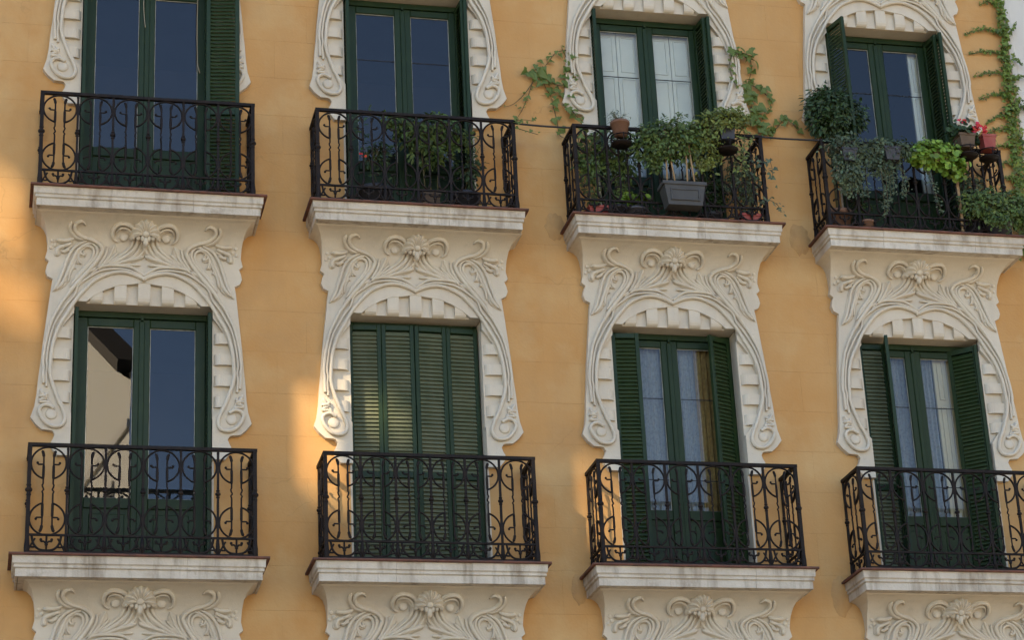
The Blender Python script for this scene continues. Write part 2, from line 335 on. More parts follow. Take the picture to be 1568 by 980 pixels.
def dep(z):          # projection of the surround face: flat, then coved out under the slab above
    s = min(max((z - (H - 0.525)) / 0.32, 0), 0.985)
    return 0.068 + 0.378 * (1 - math.sqrt(1 - s * s))

# ------------------------------------------------------------------ the building
building = tag(empty('apartment_building'), 'ochre stuccoed apartment building with wrought iron balconies and carved cream window surrounds', 'building')
XL, XR, ZT, YB = -5.0, 9.27, 17.6, 8.0
bays = [(c, r) for r in (1, 0) for c in range(4)]
def bay(c, r): return (c * S, 0.0, Z0 + r * H)

mb = MB()
xs = [XL] + [v for c in range(4) for v in (c * S - JW, c * S + JW)] + [XR]
zs = [0.0] + [v for r in (0, 1) for v in (Z0 + r * H, Z0 + r * H + ZO + .03 * r)] + [ZT]
for i in range(len(xs) - 1):
    for j in range(len(zs) - 1):
        if i % 2 == 1 and j % 2 == 1: continue
        mb.add([(xs[i], 0, zs[j]), (xs[i + 1], 0, zs[j]), (xs[i + 1], 0, zs[j + 1]), (xs[i], 0, zs[j + 1])], [(0, 1, 2, 3)])
mb.add([(XL, 0, 0), (XR, 0, 0), (XR, YB, 0), (XL, YB, 0), (XL, 0, ZT), (XR, 0, ZT), (XR, YB, ZT), (XL, YB, ZT)],
       [(1, 2, 6, 5), (2, 3, 7, 6), (3, 0, 4, 7), (4, 5, 6, 7)])
wall = place('facade_wall', mb.mesh('facade_wall', M['stucco']), building)

# scored stucco blocks on the piers
CH = 0.42
piers = [(-2.4, -JW - .012)] + [(c * S + JW + .012, (c + 1) * S - JW - .012) for c in range(3)] + [(3 * S + JW + .012, XR - .004)]
cache = {}
k0 = math.floor((6.0 - (Z0 + .905)) / CH)
for k in range(k0, 40):
    z0 = Z0 + .905 + k * CH
    if z0 > 15.0: break
    for pi, (a, b) in enumerate(piers):
        w = b - a
        cut = w * (0.5 if (k + pi) % 2 else 0.72) + rnd.uniform(-.05, .05)
        segs = [(a, a + cut), (a + cut, b)]
        if pi == 4: segs = [(a, b)]
        for x0, x1 in segs:
            bm_ = MB(); L_, h_ = x1 - x0, CH
            bm_.box(.0002, L_ - .0002, -.008 - rnd.uniform(0, .0008), 0.004, .0004, h_ - .0004, .0008)
            place('stucco_block', bm_.mesh('stucco_block', M['stucco']), wall, (x0, 0, z0))

# ---- window surround
out_tab = sorted([(p[1], p[0]) for p in OUTLINE if p[1] > 1.31])
# lower end: notch scooped out below the pointed tip
low_tab = [(1.055, -0.76), (1.09, -0.785), (1.12, -0.81), (1.177, -0.819), (1.211, -0.80), (1.253, -0.786), (1.286, -0.806), (1.2925, -0.83), (1.2975, -0.90), (1.348, -0.959), (1.414, -1.008)]
out_tab = low_tab + [t for t in out_tab if 1.42 < t[0] < 2.9735] + [(2.974, -.934), (3.08, -.908), (3.18, -.912), (3.26, -.924), (3.31, -.945), (3.345, -.978), (H - .203, -1.02)]
oval_tab = sorted([(p[1], p[0]) for p in OVAL])
oval_tab[0] = (1.46, -JW); oval_tab[-1] = (2.462, -JW)
arch_tab = sorted([(p[1], p[0]) for p in ARCH]); arch_tab[0] = (ZO, -.535); arch_tab[-1] = (2.795, 0.0)
def arch_z(x):
    t = sorted([(-abs(p[1]), p[0]) for p in arch_tab])
    return interp(t, -abs(x))
def inner(z):
    if z < 1.46: return -JW
    if z <= 2.462: return interp(oval_tab, z)
    if z <= ZO: return -JW
    if z < 2.795: return interp(arch_tab, z)
    return 0.0
lv = set([1.055, 1.46, 2.462, ZO, 2.795, H - .203] + [t[0] for t in out_tab] + [t[0] for t in oval_tab] + [t[0] for t in arch_tab])
z = 1.055
while z < H - .203: lv.add(round(z, 4)); z += (.03 if z < 3.0 else .012)
lv = sorted(l for l in lv if 1.055 <= l <= H - .203)
lv = [l for i, l in enumerate(lv) if i == 0 or l - lv[i - 1] > .0018]
mb = MB()
for za, zb in zip(lv, lv[1:]):
    e = 1e-5
    oa, ob = interp(out_tab, za + e), interp(out_tab, zb - e)
    ia, ib = inner(za + e), inner(zb - e)
    if za >= 2.795 - e: ia = ib = 0.0
    da, db = dep(za), dep(zb)
    for sg in (-1, 1):
        q = lambda x: -x * sg if sg == 1 else x
        q = (lambda x: x) if sg == -1 else (lambda x: -x)
        fl = (lambda f: f) if sg == -1 else (lambda f: tuple(reversed(f)))
        mb.add([(q(oa), -da, za), (q(ia), -da, za), (q(ib), -db, zb), (q(ob), -db, zb)], [fl((0, 1, 2, 3))], za > H - .56)
        mb.add([(q(oa), -da, za), (q(ob), -db, zb), (q(ob), 0.01, zb), (q(oa), 0.01, za)], [fl((0, 1, 2, 3))])
        if za < 2.795 - e:
            mb.add([(q(ia), -da, za), (q(ib), -db, zb), (q(ib), 0.01, zb), (q(ia), 0.01, za)], [fl((3, 2, 1, 0))])
for sg in (-1, 1):   # horizontal steps: door head and foot
    mb.add([(sg * JW, -.068, ZO), (sg * .535, -.068, ZO), (sg * .535, .01, ZO), (sg * JW, .01, ZO)], [(0, 1, 2, 3)])
    mb.add([(sg * .76, -.068, 1.055), (sg * JW, -.068, 1.055), (sg * JW, .01, 1.055), (sg * .76, .01, 1.055)], [(0, 1, 2, 3)])
    x0, x1 = sorted((sg * .87, sg * JW))
    mb.box(x0, x1, -.019, .012, 1.44, 2.63)                                  # back of the ribbed crescents
    mb.box(*sorted((sg * (JW + .0015), sg * (JW + .02))), -.0165, .2, -.0, ZO + .0)   # reveal
mb.box(-.60, .60, -.0185, .013, ZO + .0015, 2.815)
mb.box(-JW, JW, -.016, .2, ZO + .0025, ZO + .03)
panel_me = mb.mesh('window_surround', M['stone'])

side_ribs = []
for zc in (2.262, 2.050, 1.838, 1.626):
    h = .054
    xl = min(interp(oval_tab, zc - h), interp(oval_tab, zc + h)) - .02
    prof = [(xl, -.012), (xl, -.062), (-.725, -.062), (-.702, -.058), (-.682, -.048), (-.667, -.034), (-.657, -.018), (-.654, -.008)]
    b_ = MB(); n = len(prof)
    vs = [(x, y, zc - h) for x, y in prof] + [(x, y, zc + h) for x, y in prof]
    b_.add(vs, [(i, (i + 1) % n, n + (i + 1) % n, n + i) for i in range(n)] + [tuple(range(n - 1, -1, -1)), tuple(range(n, 2 * n))])
    b2 = MB(); b2.add([(-x, y, zz) for x, y, zz in b_.v], [tuple(reversed(f)) for f in b_.f])
    side_ribs += [b_.mesh('rib_block', M['stone']), b2.mesh('rib_block', M['stone'])]
top_ribs = []
for k in range(-2, 3):
    x = k * .221; w = .057
    zt = max(arch_z(abs(x) - w), arch_z(abs(x) + w)) + .02
    prof = [(-.012, zt), (-.062, zt), (-.062, ZO + .075), (-.060, ZO + .052), (-.050, ZO + .026), (-.036, ZO + .012), (-.021, ZO + .004), (-.008, ZO + .003)]
    b_ = MB(); n = len(prof)
    vs = [(x - w, y, zz) for y, zz in prof] + [(x + w, y, zz) for y, zz in prof]
    b_.add(vs, [(i, (i + 1) % n, n + (i + 1) % n, n + i) for i in range(n)] + [tuple(range(n - 1, -1, -1)), tuple(range(n, 2 * n))])
    top_ribs.append(b_.mesh('rib_block', M['stone']))

def relief(sg):
    scroll, volute = MB(), MB()
    for k, (w, pts) in enumerate(STROKES):
        P = catmull([(sg * x, 0, zz) for x, zz in pts], .014)
        ln = len(P); rad = []
        r = w * .00080
        for i in range(ln):
            t = i / (ln - 1)
            f = 1.0
            if k >= 3: f = min(1, .35 + t / .18, .3 + (1 - t) / .16)
            rad.append(r * f)
        path = [Vector((p.x, -(dep(p.z) + .95 * r + .003 * (k % 3)), p.z)) for p in P]
        scroll.tube(path, rad, 8, True, (1.25, .95))
    # broad low bodies under the strands
    for k, r in ((3, .030), (4, .026), (5, .034), (6, .026), (7, .02), (11, .036), (14, .028), (15, .018), (16, .022), (17, .032), (24, .022), (19, .022), (26, .03), (28, .02)):
        P = catmull([(sg * x, 0, zz) for x, zz in STROKES[k][1]], .016)
        if k in (3, 4): P = P[:int(len(P) * .60)]
        ln = len(P)
        rad = [1.2 * r * min(1, .3 + (i / (ln - 1)) / .3, .25 + (1 - i / (ln - 1)) / .2) for i in range(ln)]
        scroll.tube([Vector((p.x, -(dep(p.z) + .003), p.z)) for p in P], rad, 10, True, (.42, 1.0))
    BX, BZ = SPIRAL_EYE
    for x, zz, r in ((BX, BZ, .043), (-.87, 3.17, .018), (-.845, 3.135, .02), (-.88, 3.11, .017)):
        scroll.ball((sg * x, -(dep(zz) + .004), zz), r, 12, 8, (1, .5, 1))
    volute.lathe([(.055, 0), (.055, .012), (.050, .022), (.038, .026), (.0, .028)], n=20)
    volute.v = [(sg * .822 + x, -(.058 + zz), 1.447 + y) for x, y, zz in volute.v]
    volute.f = [f for f in volute.f]
    return scroll, volute
ms, vo = relief(-1)
scroll_l, vol_l = ms.mesh('carved_scroll', M['stone']), vo.mesh('volute_boss', M['stone'])
ms, vo = relief(1)
scroll_r, vol_r = ms.mesh('carved_scroll', M['stone']), vo.mesh('volute_boss', M['stone'])
sh = MB(); NT, NR = 104, 12
PZ = 3.206
for i in range(NR + 1):
    t = i / NR
    for j in range(NT + 1):
        u = -1 + 2 * j / NT
        th = u * math.radians(100)
        rb = math.cos(u * 4.5 * 2 * math.pi)                     # nine rounded ribs
        R = (.122 + .006 * u * u) * (1 + .045 * rb * t)
        rr = .02 + R * t
        x = math.sin(th) * rr
        zz = PZ + math.cos(th) * rr
        back = .13 + .15 * t * max(0, math.cos(th))
        bul = .125 * math.sin(math.pi * min(1, .30 + .70 * t)) ** .8 + .014 * rb * min(1, .25 + t) * math.sin(math.pi * min(1, .22 + .72 * t))
        sh.v.append((x, -(back + bul), min(zz, 3.372)))
for i in range(NR):
    for j in range(NT):
        a = i * (NT + 1) + j
        sh.f.append((a, a + 1, a + NT + 2, a + NT + 1)); sh.sm.append(True)
sh.ball((0, -.235, PZ + .012), .034, 12, 8)
sh.ball((0, -.205, PZ - .053), 1, 12, 8, (.026, .036, .052))
for sg in (-1, 1):
    sh.ball((sg * .030, -.21, PZ - .023), 1, 8, 6, (.02, .03, .034))
    sh.ball((sg * .068, -.20, PZ - .012), 1, 8, 6, (.024, .03, .030))
    sh.ball((sg * .112, -.18, PZ - .004), 1, 8, 6, (.020, .03, .024))
shell_me = sh.mesh('carved_shell', M['stone'])

ZS = {1: .04, 0: 0.0, -1: 0.0}
for c, r in bays + [(c, -1) for c in range(4)]:
    x, y, zz = bay(c, r)
    su = place('window_surround', panel_me, building, (x, y, zz))
    if r == 1: su.location.z += .03
    if r >= 0:
        for me in side_ribs + top_ribs: place('rib_block', me, su)
        for me in (vol_l, vol_r): place('volute_boss', me, su)
    q = random.Random(c * 5 + r * 17 + 9); j = lambda a: q.uniform(-a, a)
    for me in (scroll_l, scroll_r):
        o = place('carved_scroll', me, su, (j(.004), j(.004), j(.004))); o.scale = (1 + j(.008), 1, 1); o.rotation_euler = (0, j(.006), 0)
    o = place('carved_shell', shell_me, su, (j(.006), -.004 + j(.006), j(.005))); o.scale = (1 + j(.06), 1, 1)

# ---- balcony slabs
SLAB = {(0, 0): (-.02, 1.035), (1, 1): (-.012, .975), (0, 1): (.01, 1.0), (2, 0): (-.01, 1.0), (3, 1): (.02, 1.0)}
prof = [(.030, -.022), (.034, -.036), (.036, -.088), (.050, -.098), (.052, -.106), (.046, -.108), (.046, -.124), (.062, -.132), (.064, -.136), (.060, -.138), (.060, -.2045), (.075, -.205)]
mb = MB(); mb.box(-HWS + .085, HWS - .085, -DS + .085, .0, -.2045, -.023); mb.box(-JW, JW, .002, .26, -.06, -.004)
slab_me = mb.mesh('balcony_slab', M['slab'])
def cornice_stone(xa, xb, left=False, right=False):
    b = MB(); rows = []
    for o, z_ in prof:
        d = DS - o
        row = []
        row += [(-HWS + o, .0, z_), (-HWS + o, -d, z_)] if left else [(xa, -DS + .08, z_), (xa, -d, z_)]
        row += [(HWS - o, -d, z_), (HWS - o, .0, z_)] if right else [(xb, -d, z_), (xb, -DS + .08, z_)]
        rows.append(row)
    for i in range(len(rows) - 1):
        vs = rows[i] + rows[i + 1]
        b.add(vs, [(4, 5, 1, 0), (5, 6, 2, 1), (6, 7, 3, 2)])
    l = rows[-1]
    if left or right:
        xi = (xb if left else xa)
        pl = [l[1], (xi, l[1][1], l[1][2]), (xi, -DS + .08, l[1][2]), (-HWS + .08, -DS + .08, l[1][2]), (-HWS + .08, 0, l[1][2]), l[0]] if left else [l[2], l[3], (HWS - .08, 0, l[1][2]), (HWS - .08, -DS + .08, l[1][2]), (xi, -DS + .08, l[1][2]), (xi, l[1][1], l[1][2])]
        b.add(pl, [tuple(range(len(pl)))])
    else:
        b.add([l[0], l[1], l[2], l[3]], [(0, 1, 2, 3)])
    return b.mesh('cornice_stone', M['slab'])
tb = MB(); tb.box(-HWS, HWS, -DS, .0, -.0215, .0, .006)
tile_me = tb.mesh('tile_edge', M['tile'])
for c, r in bays:
    x, y, zz = bay(c, r)
    dx, sx = SLAB.get((c, r), (0, 1.0))
    sl = place('balcony_slab', slab_me, building, (x + dx, 0, zz), 0, (sx, 1, 1))
    place('tile_edge', tile_me, sl)
    q = random.Random(c * 7 + r * 31 + 3)
    cuts = [-HWS] + sorted([-.36 + q.uniform(-.14, .14), .38 + q.uniform(-.16, .16)] + ([q.uniform(-.05, .1)] if q.random() < .3 else [])) + [HWS]
    for k in range(len(cuts) - 1):
        o = place('cornice_stone', cornice_stone(cuts[k] + .0012, cuts[k + 1] - .0012, k == 0, k == len(cuts) - 2), sl, (0, q.uniform(-.003, .002), q.uniform(-.0, .0015)))

# ---- wrought iron railings
RZ, RY, RW = 1.037, -.4286, .978
BW = 2 * RW / 6
def scroll_panel(w):
    b = MB(); rr = .0112
    k = w / BW
    R = w / 2 - .012
    Rz = .150
    zc1, zc2 = RZ - .036 - Rz, .185 + Rz
    bx = .043 * k
    g = math.asin(min(.9, bx / R))
    for zc, up in ((zc1, 1), (zc2, -1)):
        pts = []
        n = 28
        for i in range(n + 1):
            an = -math.pi / 2 + g + (2 * math.pi - 2 * g) * i / n
            pts.append((R * math.cos(an), 0, zc + up * Rz * math.sin(an)))
        b.tube(pts, rr, 6, True, (1.3, .8))
    for sg in (-1, 1):
        x = sg * bx
        zt, zb_ = zc1 + .085, zc2 - .085
        pts = [(x + sg * .016 * k, 0, zt + .035), (x + sg * .004, 0, zt), (x, 0, zt - .05), (x, 0, zc1 - .13), (x, 0, .66), (x + sg * .007, 0, .645), (x + sg * .002, 0, .625), (x - sg * .006, 0, .605), (x + sg * .007, 0, .585), (x, 0, .568), (x, 0, zc2 + .13), (x, 0, zb_ + .05), (x + sg * .004, 0, zb_), (x + sg * .018 * k, 0, zb_ - .04)]
        P = catmull(pts, .014)
        rad = []
        for p in P:
            q = .0078
            if zc1 - .14 < p.z < zc1 - .02 or zc2 + .02 < p.z < zc2 + .14: q = .0120
            if p.z > zt - .02 or p.z < zb_ + .02: q = .0135
            if p.z > zt + .028 or p.z < zb_ - .032: q = .004
            rad.append(q)
        b.tube(P, rad, 6, True, (1.0, 1.0))
        for zc, up in ((zc1, 1), (zc2, -1)):
            b.tube([(x, 0, zc - up * .012), (x + sg * .045 * k, 0, zc - up * .012), (x + sg * .052 * k, 0, zc - up * .004)], [.008, .008, .0065], 6)
            b.ball((x + sg * .052 * k, 0, zc + up * .002), .0125, 8, 5)
    # frieze
    b.tube([(0, 0, .03), (0, 0, .185)], .009, 6)
    b.ball((0, 0, .10), .016, 8, 5)
    for sg in (-1, 1):
        b.tube(catmull([(0, 0, .105), (sg * .022 * k, 0, .128), (sg * .042 * k, 0, .126), (sg * .048 * k, 0, .142)], .01), .009, 6)
        b.ball((sg * .046 * k, 0, .144), .0135, 8, 5)
        b.tube(catmull([(0, 0, .045), (sg * .06 * k, 0, .055), (sg * .105 * k, 0, .10), (sg * .125 * k, 0, .178)], .012), .0105, 6)
        b.tube(catmull([(sg * .085 * k, 0, .078), (sg * .12 * k, 0, .075), (sg * .155 * k, 0, .085)], .012), .009, 6)
        b.tube(catmull([(sg * .155 * k, 0, .04), (sg * .125 * k, 0, .10), (sg * .095 * k, 0, .155)], .012), .0085, 6)
    return b.mesh('scroll_panel', M['iron'])
front_panel, side_panel = scroll_panel(BW), scroll_panel(-RY - .02)
b = MB(); b.box(-.0105, .0105, -.0105, .0105, .003, RZ - .03)
for zz, r_ in ((.60, .026), (.63, .018), (.57, .018)): b.ball((0, 0, zz), r_, 10, 6, (1, 1, .75))
b.ball((0, 0, RZ - .05), .014, 8, 5); b.ball((0, 0, .19), .014, 8, 5); b.lathe([(.012, .19), (.019, .10), (.012, .03)], n=8)
post_me = b.mesh('post', M['iron'])
b = MB(); b.box(-.017, .017, -.017, .017, .003, RZ - .03)
for zz, r_ in ((.60, .033), (.645, .023), (.555, .023)): b.ball((0, 0, zz), r_, 10, 6, (1, 1, .75))
b.lathe([(.014, .22), (.026, .09), (.026, .03), (.018, .004)], n=8); b.ball((0, 0, RZ - .06), .02, 8, 5)
corner_me = b.mesh('corner_post', M['iron'])
b = MB()
b.box(-RW - .02, RW + .02, RY - .02, RY + .02, RZ - .03, RZ); 
for sg in (-1, 1): b.box(sg * RW - .02, sg * RW + .02, RY + .022, .02, RZ - .031, RZ - .001)
for z_, hh in ((.178, .018), (.022, .018)):
    b.box(-RW, RW, RY - .011, RY + .011, z_, z_ + hh)
    for sg in (-1, 1): b.box(sg * RW - .011, sg * RW + .011, RY + .013, .02, z_ + .001, z_ + hh - .001)
for sg in (-1, 1):
    b.ball((sg * RW, -.03, RZ - .012), .03, 8, 6, (.8, 1.5, .8)); b.ball((sg * RW, -.02, .19), .02, 8, 6)
rail_me = b.mesh('balcony_railing', M['iron'])
RAIL = {(0, 0): (-.005, 1.022, 1.0), (0, 1): (-.012, 1.018, .97), (2, 1): (-.03, 1.0, .97), (1, 1): (-.01, 1.0, .97), (3, 1): (-.01, 1.0, .97), (1, 0): (.015, 1.0, 1.0)}
for c, r in bays:
    x, y, zz = bay(c, r)
    dx, sx, sz = RAIL.get((c, r), (0, 1, 1))
    ra = place('balcony_railing', rail_me, building, (x + dx, 0, zz), 0, (sx, 1, sz))
    for i in range(6):
        place('scroll_panel', front_panel, ra, (-RW + BW * (i + .5), RY, 0))
    for sg in (-1, 1):
        place('scroll_panel', side_panel, ra, (sg * RW, RY / 2, 0), math.pi / 2)
        place('corner_post', corner_me, ra, (sg * RW, RY, 0))
        place('post', post_me, ra, (sg * RW, -.02, 0))
    for i in range(1, 6): place('post', post_me, ra, (-RW + BW * i, RY, 0))

# ---- french doors
def leaf_mesh(sg, hw, g0, g1, zb, zt):
    b = MB()
    def bx(x0, x1, *a):
        x0, x1 = sorted((sg * x0, sg * x1)); b.box(x0, x1, *a)
    bx(g1, hw, .17, .215, .02, 2.515, .006)
    bx(.004, g0, .1702, .2148, .02, 2.515, .006)
    bx(g0, g1, .1704, .2146, zt, 2.513, .006)
    bx(g0, g1, .1704, .2146, zb - .10, zb, .006)
    bx(g0, g1, .1704, .2146, .02, .14, .006)
    bx(g0, g1, .19, .21, .14, zb - .10)
    bx(g0 + .05, g1 - .05, .182, .192, .19, zb - .15, .008)
    if sg > 0: b.box(-.026, .026, .158, .172, .03, 2.49, .006)
    return b.mesh('door_leaf', M['green'])
def pane_mesh(sg, g0, g1, zb, zt):
    x0, x1 = sorted((sg * (g0 - .006), sg * (g1 + .006)))
    b = MB(); b.add([(x0, .197, zb - .006), (x1, .197, zb - .006), (x1, .197, zt + .006), (x0, .197, zt + .006)], [(0, 1, 2, 3)])
    return b.mesh('window_pane', M['glass'])
def bead_mesh(sg, g0, g1, zb, zt):
    b = MB()
    x0, x1 = sorted((sg * g0, sg * g1))
    b.box(x0, x0 + .006, .1905, .1965, zb, zt); b.box(x1 - .006, x1, .1905, .1965, zb, zt)
    b.box(x0 + .006, x1 - .006, .1907, .1965, zt - .006, zt); b.box(x0 + .006, x1 - .006, .1907, .1965, zb, zb + .006)
    return b.mesh('glazing_bead', M['putty'])
DOORS = {0: (.60, .078, .505, .735, 2.43), 1: (.575, .085, .485, .745, 2.44)}
dm = {}
for kind, (hw, g0, g1, zb, zt) in DOORS.items():
    f = MB()
    for sg in (-1, 1):
        f.box(*sorted((sg * JW, sg * (hw + .004))), .16, .225, -.003, ZO, .004)
    f.box(-hw - .004, hw + .004, .161, .224, 2.52, ZO + .001, .004); f.box(-.012, .012, .150, .162, 2.50, 2.55)
    f.box(-hw, hw, .165, .224, -.003, .016)
    bar = MB(); bar.box(g0, g1, .192, .199, -.004, .004)
    dm[kind] = dict(frame=f.mesh('french_door', M['green']), leaf=[leaf_mesh(s, hw, g0, g1, zb, zt) for s in (-1, 1)],
                    pane=[pane_mesh(s, g0, g1, zb, zt) for s in (-1, 1)], bead=[bead_mesh(s, g0, g1, zb, zt) for s in (-1, 1)],
                    bar=bar.mesh('glazing_bar', M['rubber']))
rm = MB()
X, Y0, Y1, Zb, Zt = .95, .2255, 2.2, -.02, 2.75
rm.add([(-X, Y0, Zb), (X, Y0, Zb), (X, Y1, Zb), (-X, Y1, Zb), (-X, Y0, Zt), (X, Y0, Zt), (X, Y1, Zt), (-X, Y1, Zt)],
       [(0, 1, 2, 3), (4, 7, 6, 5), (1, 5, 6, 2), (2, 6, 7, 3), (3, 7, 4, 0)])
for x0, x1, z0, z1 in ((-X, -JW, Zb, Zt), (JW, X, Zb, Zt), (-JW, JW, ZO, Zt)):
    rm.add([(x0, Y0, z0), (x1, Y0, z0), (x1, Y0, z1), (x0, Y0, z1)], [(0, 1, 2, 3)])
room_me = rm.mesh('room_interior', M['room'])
for c, r in bays:
    x, y, zz = bay(c, r)
    kd = 0 if c == 0 else 1
    d = dm[kd]
    fr = place('french_door', d['frame'], building, (x, 0, zz + (.02 if r == 1 else 0)))
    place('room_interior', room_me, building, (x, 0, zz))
    for i, sg in ((0, -1), (1, 1)):
        lf = place('door_leaf', d['leaf'][i], fr); place('window_pane', d['pane'][i], fr); place('glazing_bead', d['bead'][i], fr)
        if c > 0:
            for bz in (1.905, 1.06):
                if bz < 1.5 and r == 1: continue
                x0 = 0 if sg > 0 else -(DOORS[kd][1] + DOORS[kd][2])
                place('glazing_bar', d['bar'], fr, (x0, 0, bz))

# ---- louvred shutters
SHH = 2.525
def shutter_frame(w):
    b = MB(); s_ = .042
    b.box(0, s_, -.017, .017, .03, SHH, .004); b.box(w - s_, w, -.017, .017, .03, SHH, .004)
    for z0, z1 in ((.031, .11), (.97, 1.035), (SHH - .055, SHH - .001)): b.box(s_, w - s_, -.0165, .0165, z0, z1, .004)
    return b
SLZ = [z_ for z_ in [.135 + .0405 * i for i in range(21)]] + [1.06 + .0405 * i for i in range(35)]
def slat_verts(w, z_, sgn=1):
    a = math.radians(60); hw_, th = .027, .003
    vs = []
    for xx in (.040, w - .040):
        for u, v in ((-hw_, -th), (hw_, -th), (hw_, th), (-hw_, th)):
            yy = u * math.cos(a) - v * math.sin(a); z2 = u * math.sin(a) + v * math.cos(a)
            vs.append((xx, yy * sgn, z_ + z2))
    return vs
SLF = [(0, 1, 2, 3), (7, 6, 5, 4), (0, 4, 5, 1), (1, 5, 6, 2), (2, 6, 7, 3), (3, 7, 4, 0)]
fr_cache, sl_cache = {}, {}
def shutter(c, r, hx, hy, ang, w, single=False, mat='slat2', label=None, flip=1):
    x, y, zz = bay(c, r)
    key = round(w, 3)
    if key not in fr_cache: fr_cache[key] = shutter_frame(w).mesh('shutter', M['green'])
    so = place('shutter', fr_cache[key], building, (x + hx, hy, zz + (.03 if r == 1 else .0)), math.radians(ang))
    if label: so['label'] = label
    k2 = (key, mat, single, flip)
    if single:
        if k2 not in sl_cache:
            b = MB(); b.add(slat_verts(w, 0), SLF); sl_cache[k2] = b.mesh('slat', M[mat])
        for z_ in SLZ: place('slat', sl_cache[k2], so, (0, 0, z_))
    else:
        if k2 not in sl_cache:
            b = MB()
            for z_ in SLZ: b.add(slat_verts(w, z_, flip), SLF)
            sl_cache[k2] = b.mesh('louvre_slats', M[mat])
        o = place('louvre_slats', sl_cache[k2], so); o['kind'] = 'stuff'
    return so
cl = 'closed green louvred shutter leaf with dusty pale slats'
shutter(1, 0, -.640, .115, -4, .318, True, 'slat', cl); shutter(1, 0, -.320, .092, -2, .316, True, 'slat', cl)
shutter(1, 0, .002, .080, 3, .314, True, 'slat', cl); shutter(1, 0, .318, .098, 3, .314, True, 'slat', cl)
op = 'open green louvred shutter leaf'
fl = 'green louvred shutter leaf folded back into the reveal'
# upper row
shutter(0, 1, -.615, .155, -91, .26, label=fl); shutter(0, 1, .560, -.150, -8, .325, label=op)
shutter(0, 1, .585, .155, -85, .2, label=fl)
shutter(1, 1, -.612, .155, -91, .26, label=fl); shutter(1, 1, .605, .155, -90, .26, label=fl); shutter(1, 1, .560, .158, -86, .24, label=fl)
shutter(2, 1, -.612, .155, -92, .26, label=fl); shutter(2, 1, .600, .155, -86, .27, label=fl); shutter(2, 1, .555, .158, -84, .24, label=fl)
shutter(3, 1, -.630, -.02, -76, .31, label=op); shutter(3, 1, .612, .155, -87, .30, label=fl); shutter(3, 1, .565, .158, -84, .24, label=fl)
shutter(3, 1, -.612, .155, -91, .2, label=fl)
# lower row
shutter(0, 0, -.618, .155, -90, .21, label=fl); shutter(0, 0, .618, .155, -90, .21, label=fl)
shutter(2, 0, -.630, .055, -6, .28, label=op); shutter(2, 0, -.618, .155, -20, .26, label=fl)
shutter(2, 0, .605, .11, -154, .27, label=op, flip=-1)
shutter(3, 0, -.630, .075, 0, .29, True, 'slat', op); shutter(3, 0, -.335, .075, -109, .30, label=op)
shutter(3, 0, .625, -.03, 137, .31, label=op, flip=-1); shutter(3, 0, .612, .155, -92, .2, label=fl)

# ---- brown patches of stucco round the slab ends
for (x, zz, a, b_, sd_) in ((4.05, 10.96, .10, .16, 1), (6.63, 10.96, .11, .17, 2), (6.69, 7.20, .10, .20, 3), (4.08, 7.22, .07, .15, 4)):
    q = random.Random(sd_); p = MB(); n = 22
    ring = [(x + a * math.cos(2 * math.pi * i / n) * q.uniform(.85, 1.1), zz + b_ * math.sin(2 * math.pi * i / n) * q.uniform(.85, 1.1)) for i in range(n)]
    vs = [(u, -.0125, v) for u, v in ring] + [(x + (u - x) * 1.06, -.004, zz + (v - zz) * 1.06) for u, v in ring] + [(x, -.014, zz)]
    p.add(vs, [(i, (i + 1) % n, 2 * n) for i in range(n)] + [(n + i, n + (i + 1) % n, (i + 1) % n, i) for i in range(n)], True)
    place('stucco_patch', p.mesh('stucco_patch', M['patch']), building)
# ------------------------------------------------------------------ the street and the houses round it, plus added sun and sky blockers
g = MB(); g.add([(-600, -600, 0), (600, -600, 0), (600, 600, 0), (-600, 600, 0)], [(0, 1, 2, 3)])
tag(place('street', g.mesh('street', M['paving'])), kind='structure')
g = MB(); g.box(-60, 60, -3.2, -.02, .004, .13)
tag(place('pavement', g.mesh('pavement', M['paving'])), kind='structure')

nb = tag(empty('neighbouring_building', (XR, 0, 0)), 'pale grey rendered house wall adjoining the ochre building at the right edge', 'building')
g = MB(); g.box(.004, 9.0, .03, YB, 0, 16.8)
place('side_wall', g.mesh('side_wall', M['pale']), nb)
g = MB(); g.box(.02, .10, .012, .0299, 0, 16.79, .01)
place('corner_strip', g.mesh('corner_strip', M['pale']), nb)

# cream house whose sunlit flank is mirrored in the lower left window
gh = tag(empty('gabled_house', (1.40, -24.5, 0)), 'cream house across the street with a dark overhanging roof, seen mirrored in a window', 'building')
th = math.radians(80); ux, uy = -math.cos(th), -math.sin(th); GW, GH = 13.0, 18.9
fl = (ux * GW, uy * GW); br = (.62, -12.0)
b = MB(); ps = [(0, 0), br, (fl[0], br[1] - .2), fl]; hz = [GH, GH, GH + GW * .62, GH + GW * .62]
b.add([(x, y, 0) for x, y in ps] + [(p[0], p[1], h_) for p, h_ in zip(ps, hz)], [(0, 1, 5, 4), (1, 2, 6, 5), (2, 3, 7, 6), (3, 0, 4, 7), (4, 5, 6, 7)])
place('wall', b.mesh('wall', M['cream']), gh)
b = MB(); nx, ny = -math.sin(th), math.cos(th)
def gp(a, o, dz): return (ux * a + nx * o, uy * a + ny * o, GH + .62 * a + dz)
for o0, o1, d0, d1 in ((-.25, .3, .01, .22), (.24, .36, -.06, .2199)):
    b.add([gp(-.3, o0, d0), gp(GW, o0, d0), gp(GW, o1, d0), gp(-.3, o1, d0), gp(-.3, o0, d1), gp(GW, o0, d1), gp(GW, o1, d1), gp(-.3, o1, d1)],
          [(0, 1, 2, 3), (4, 7, 6, 5), (0, 4, 5, 1), (1, 5, 6, 2), (2, 6, 7, 3), (3, 7, 4, 0)])
place('roof', b.mesh('roof', M['wood']), gh)
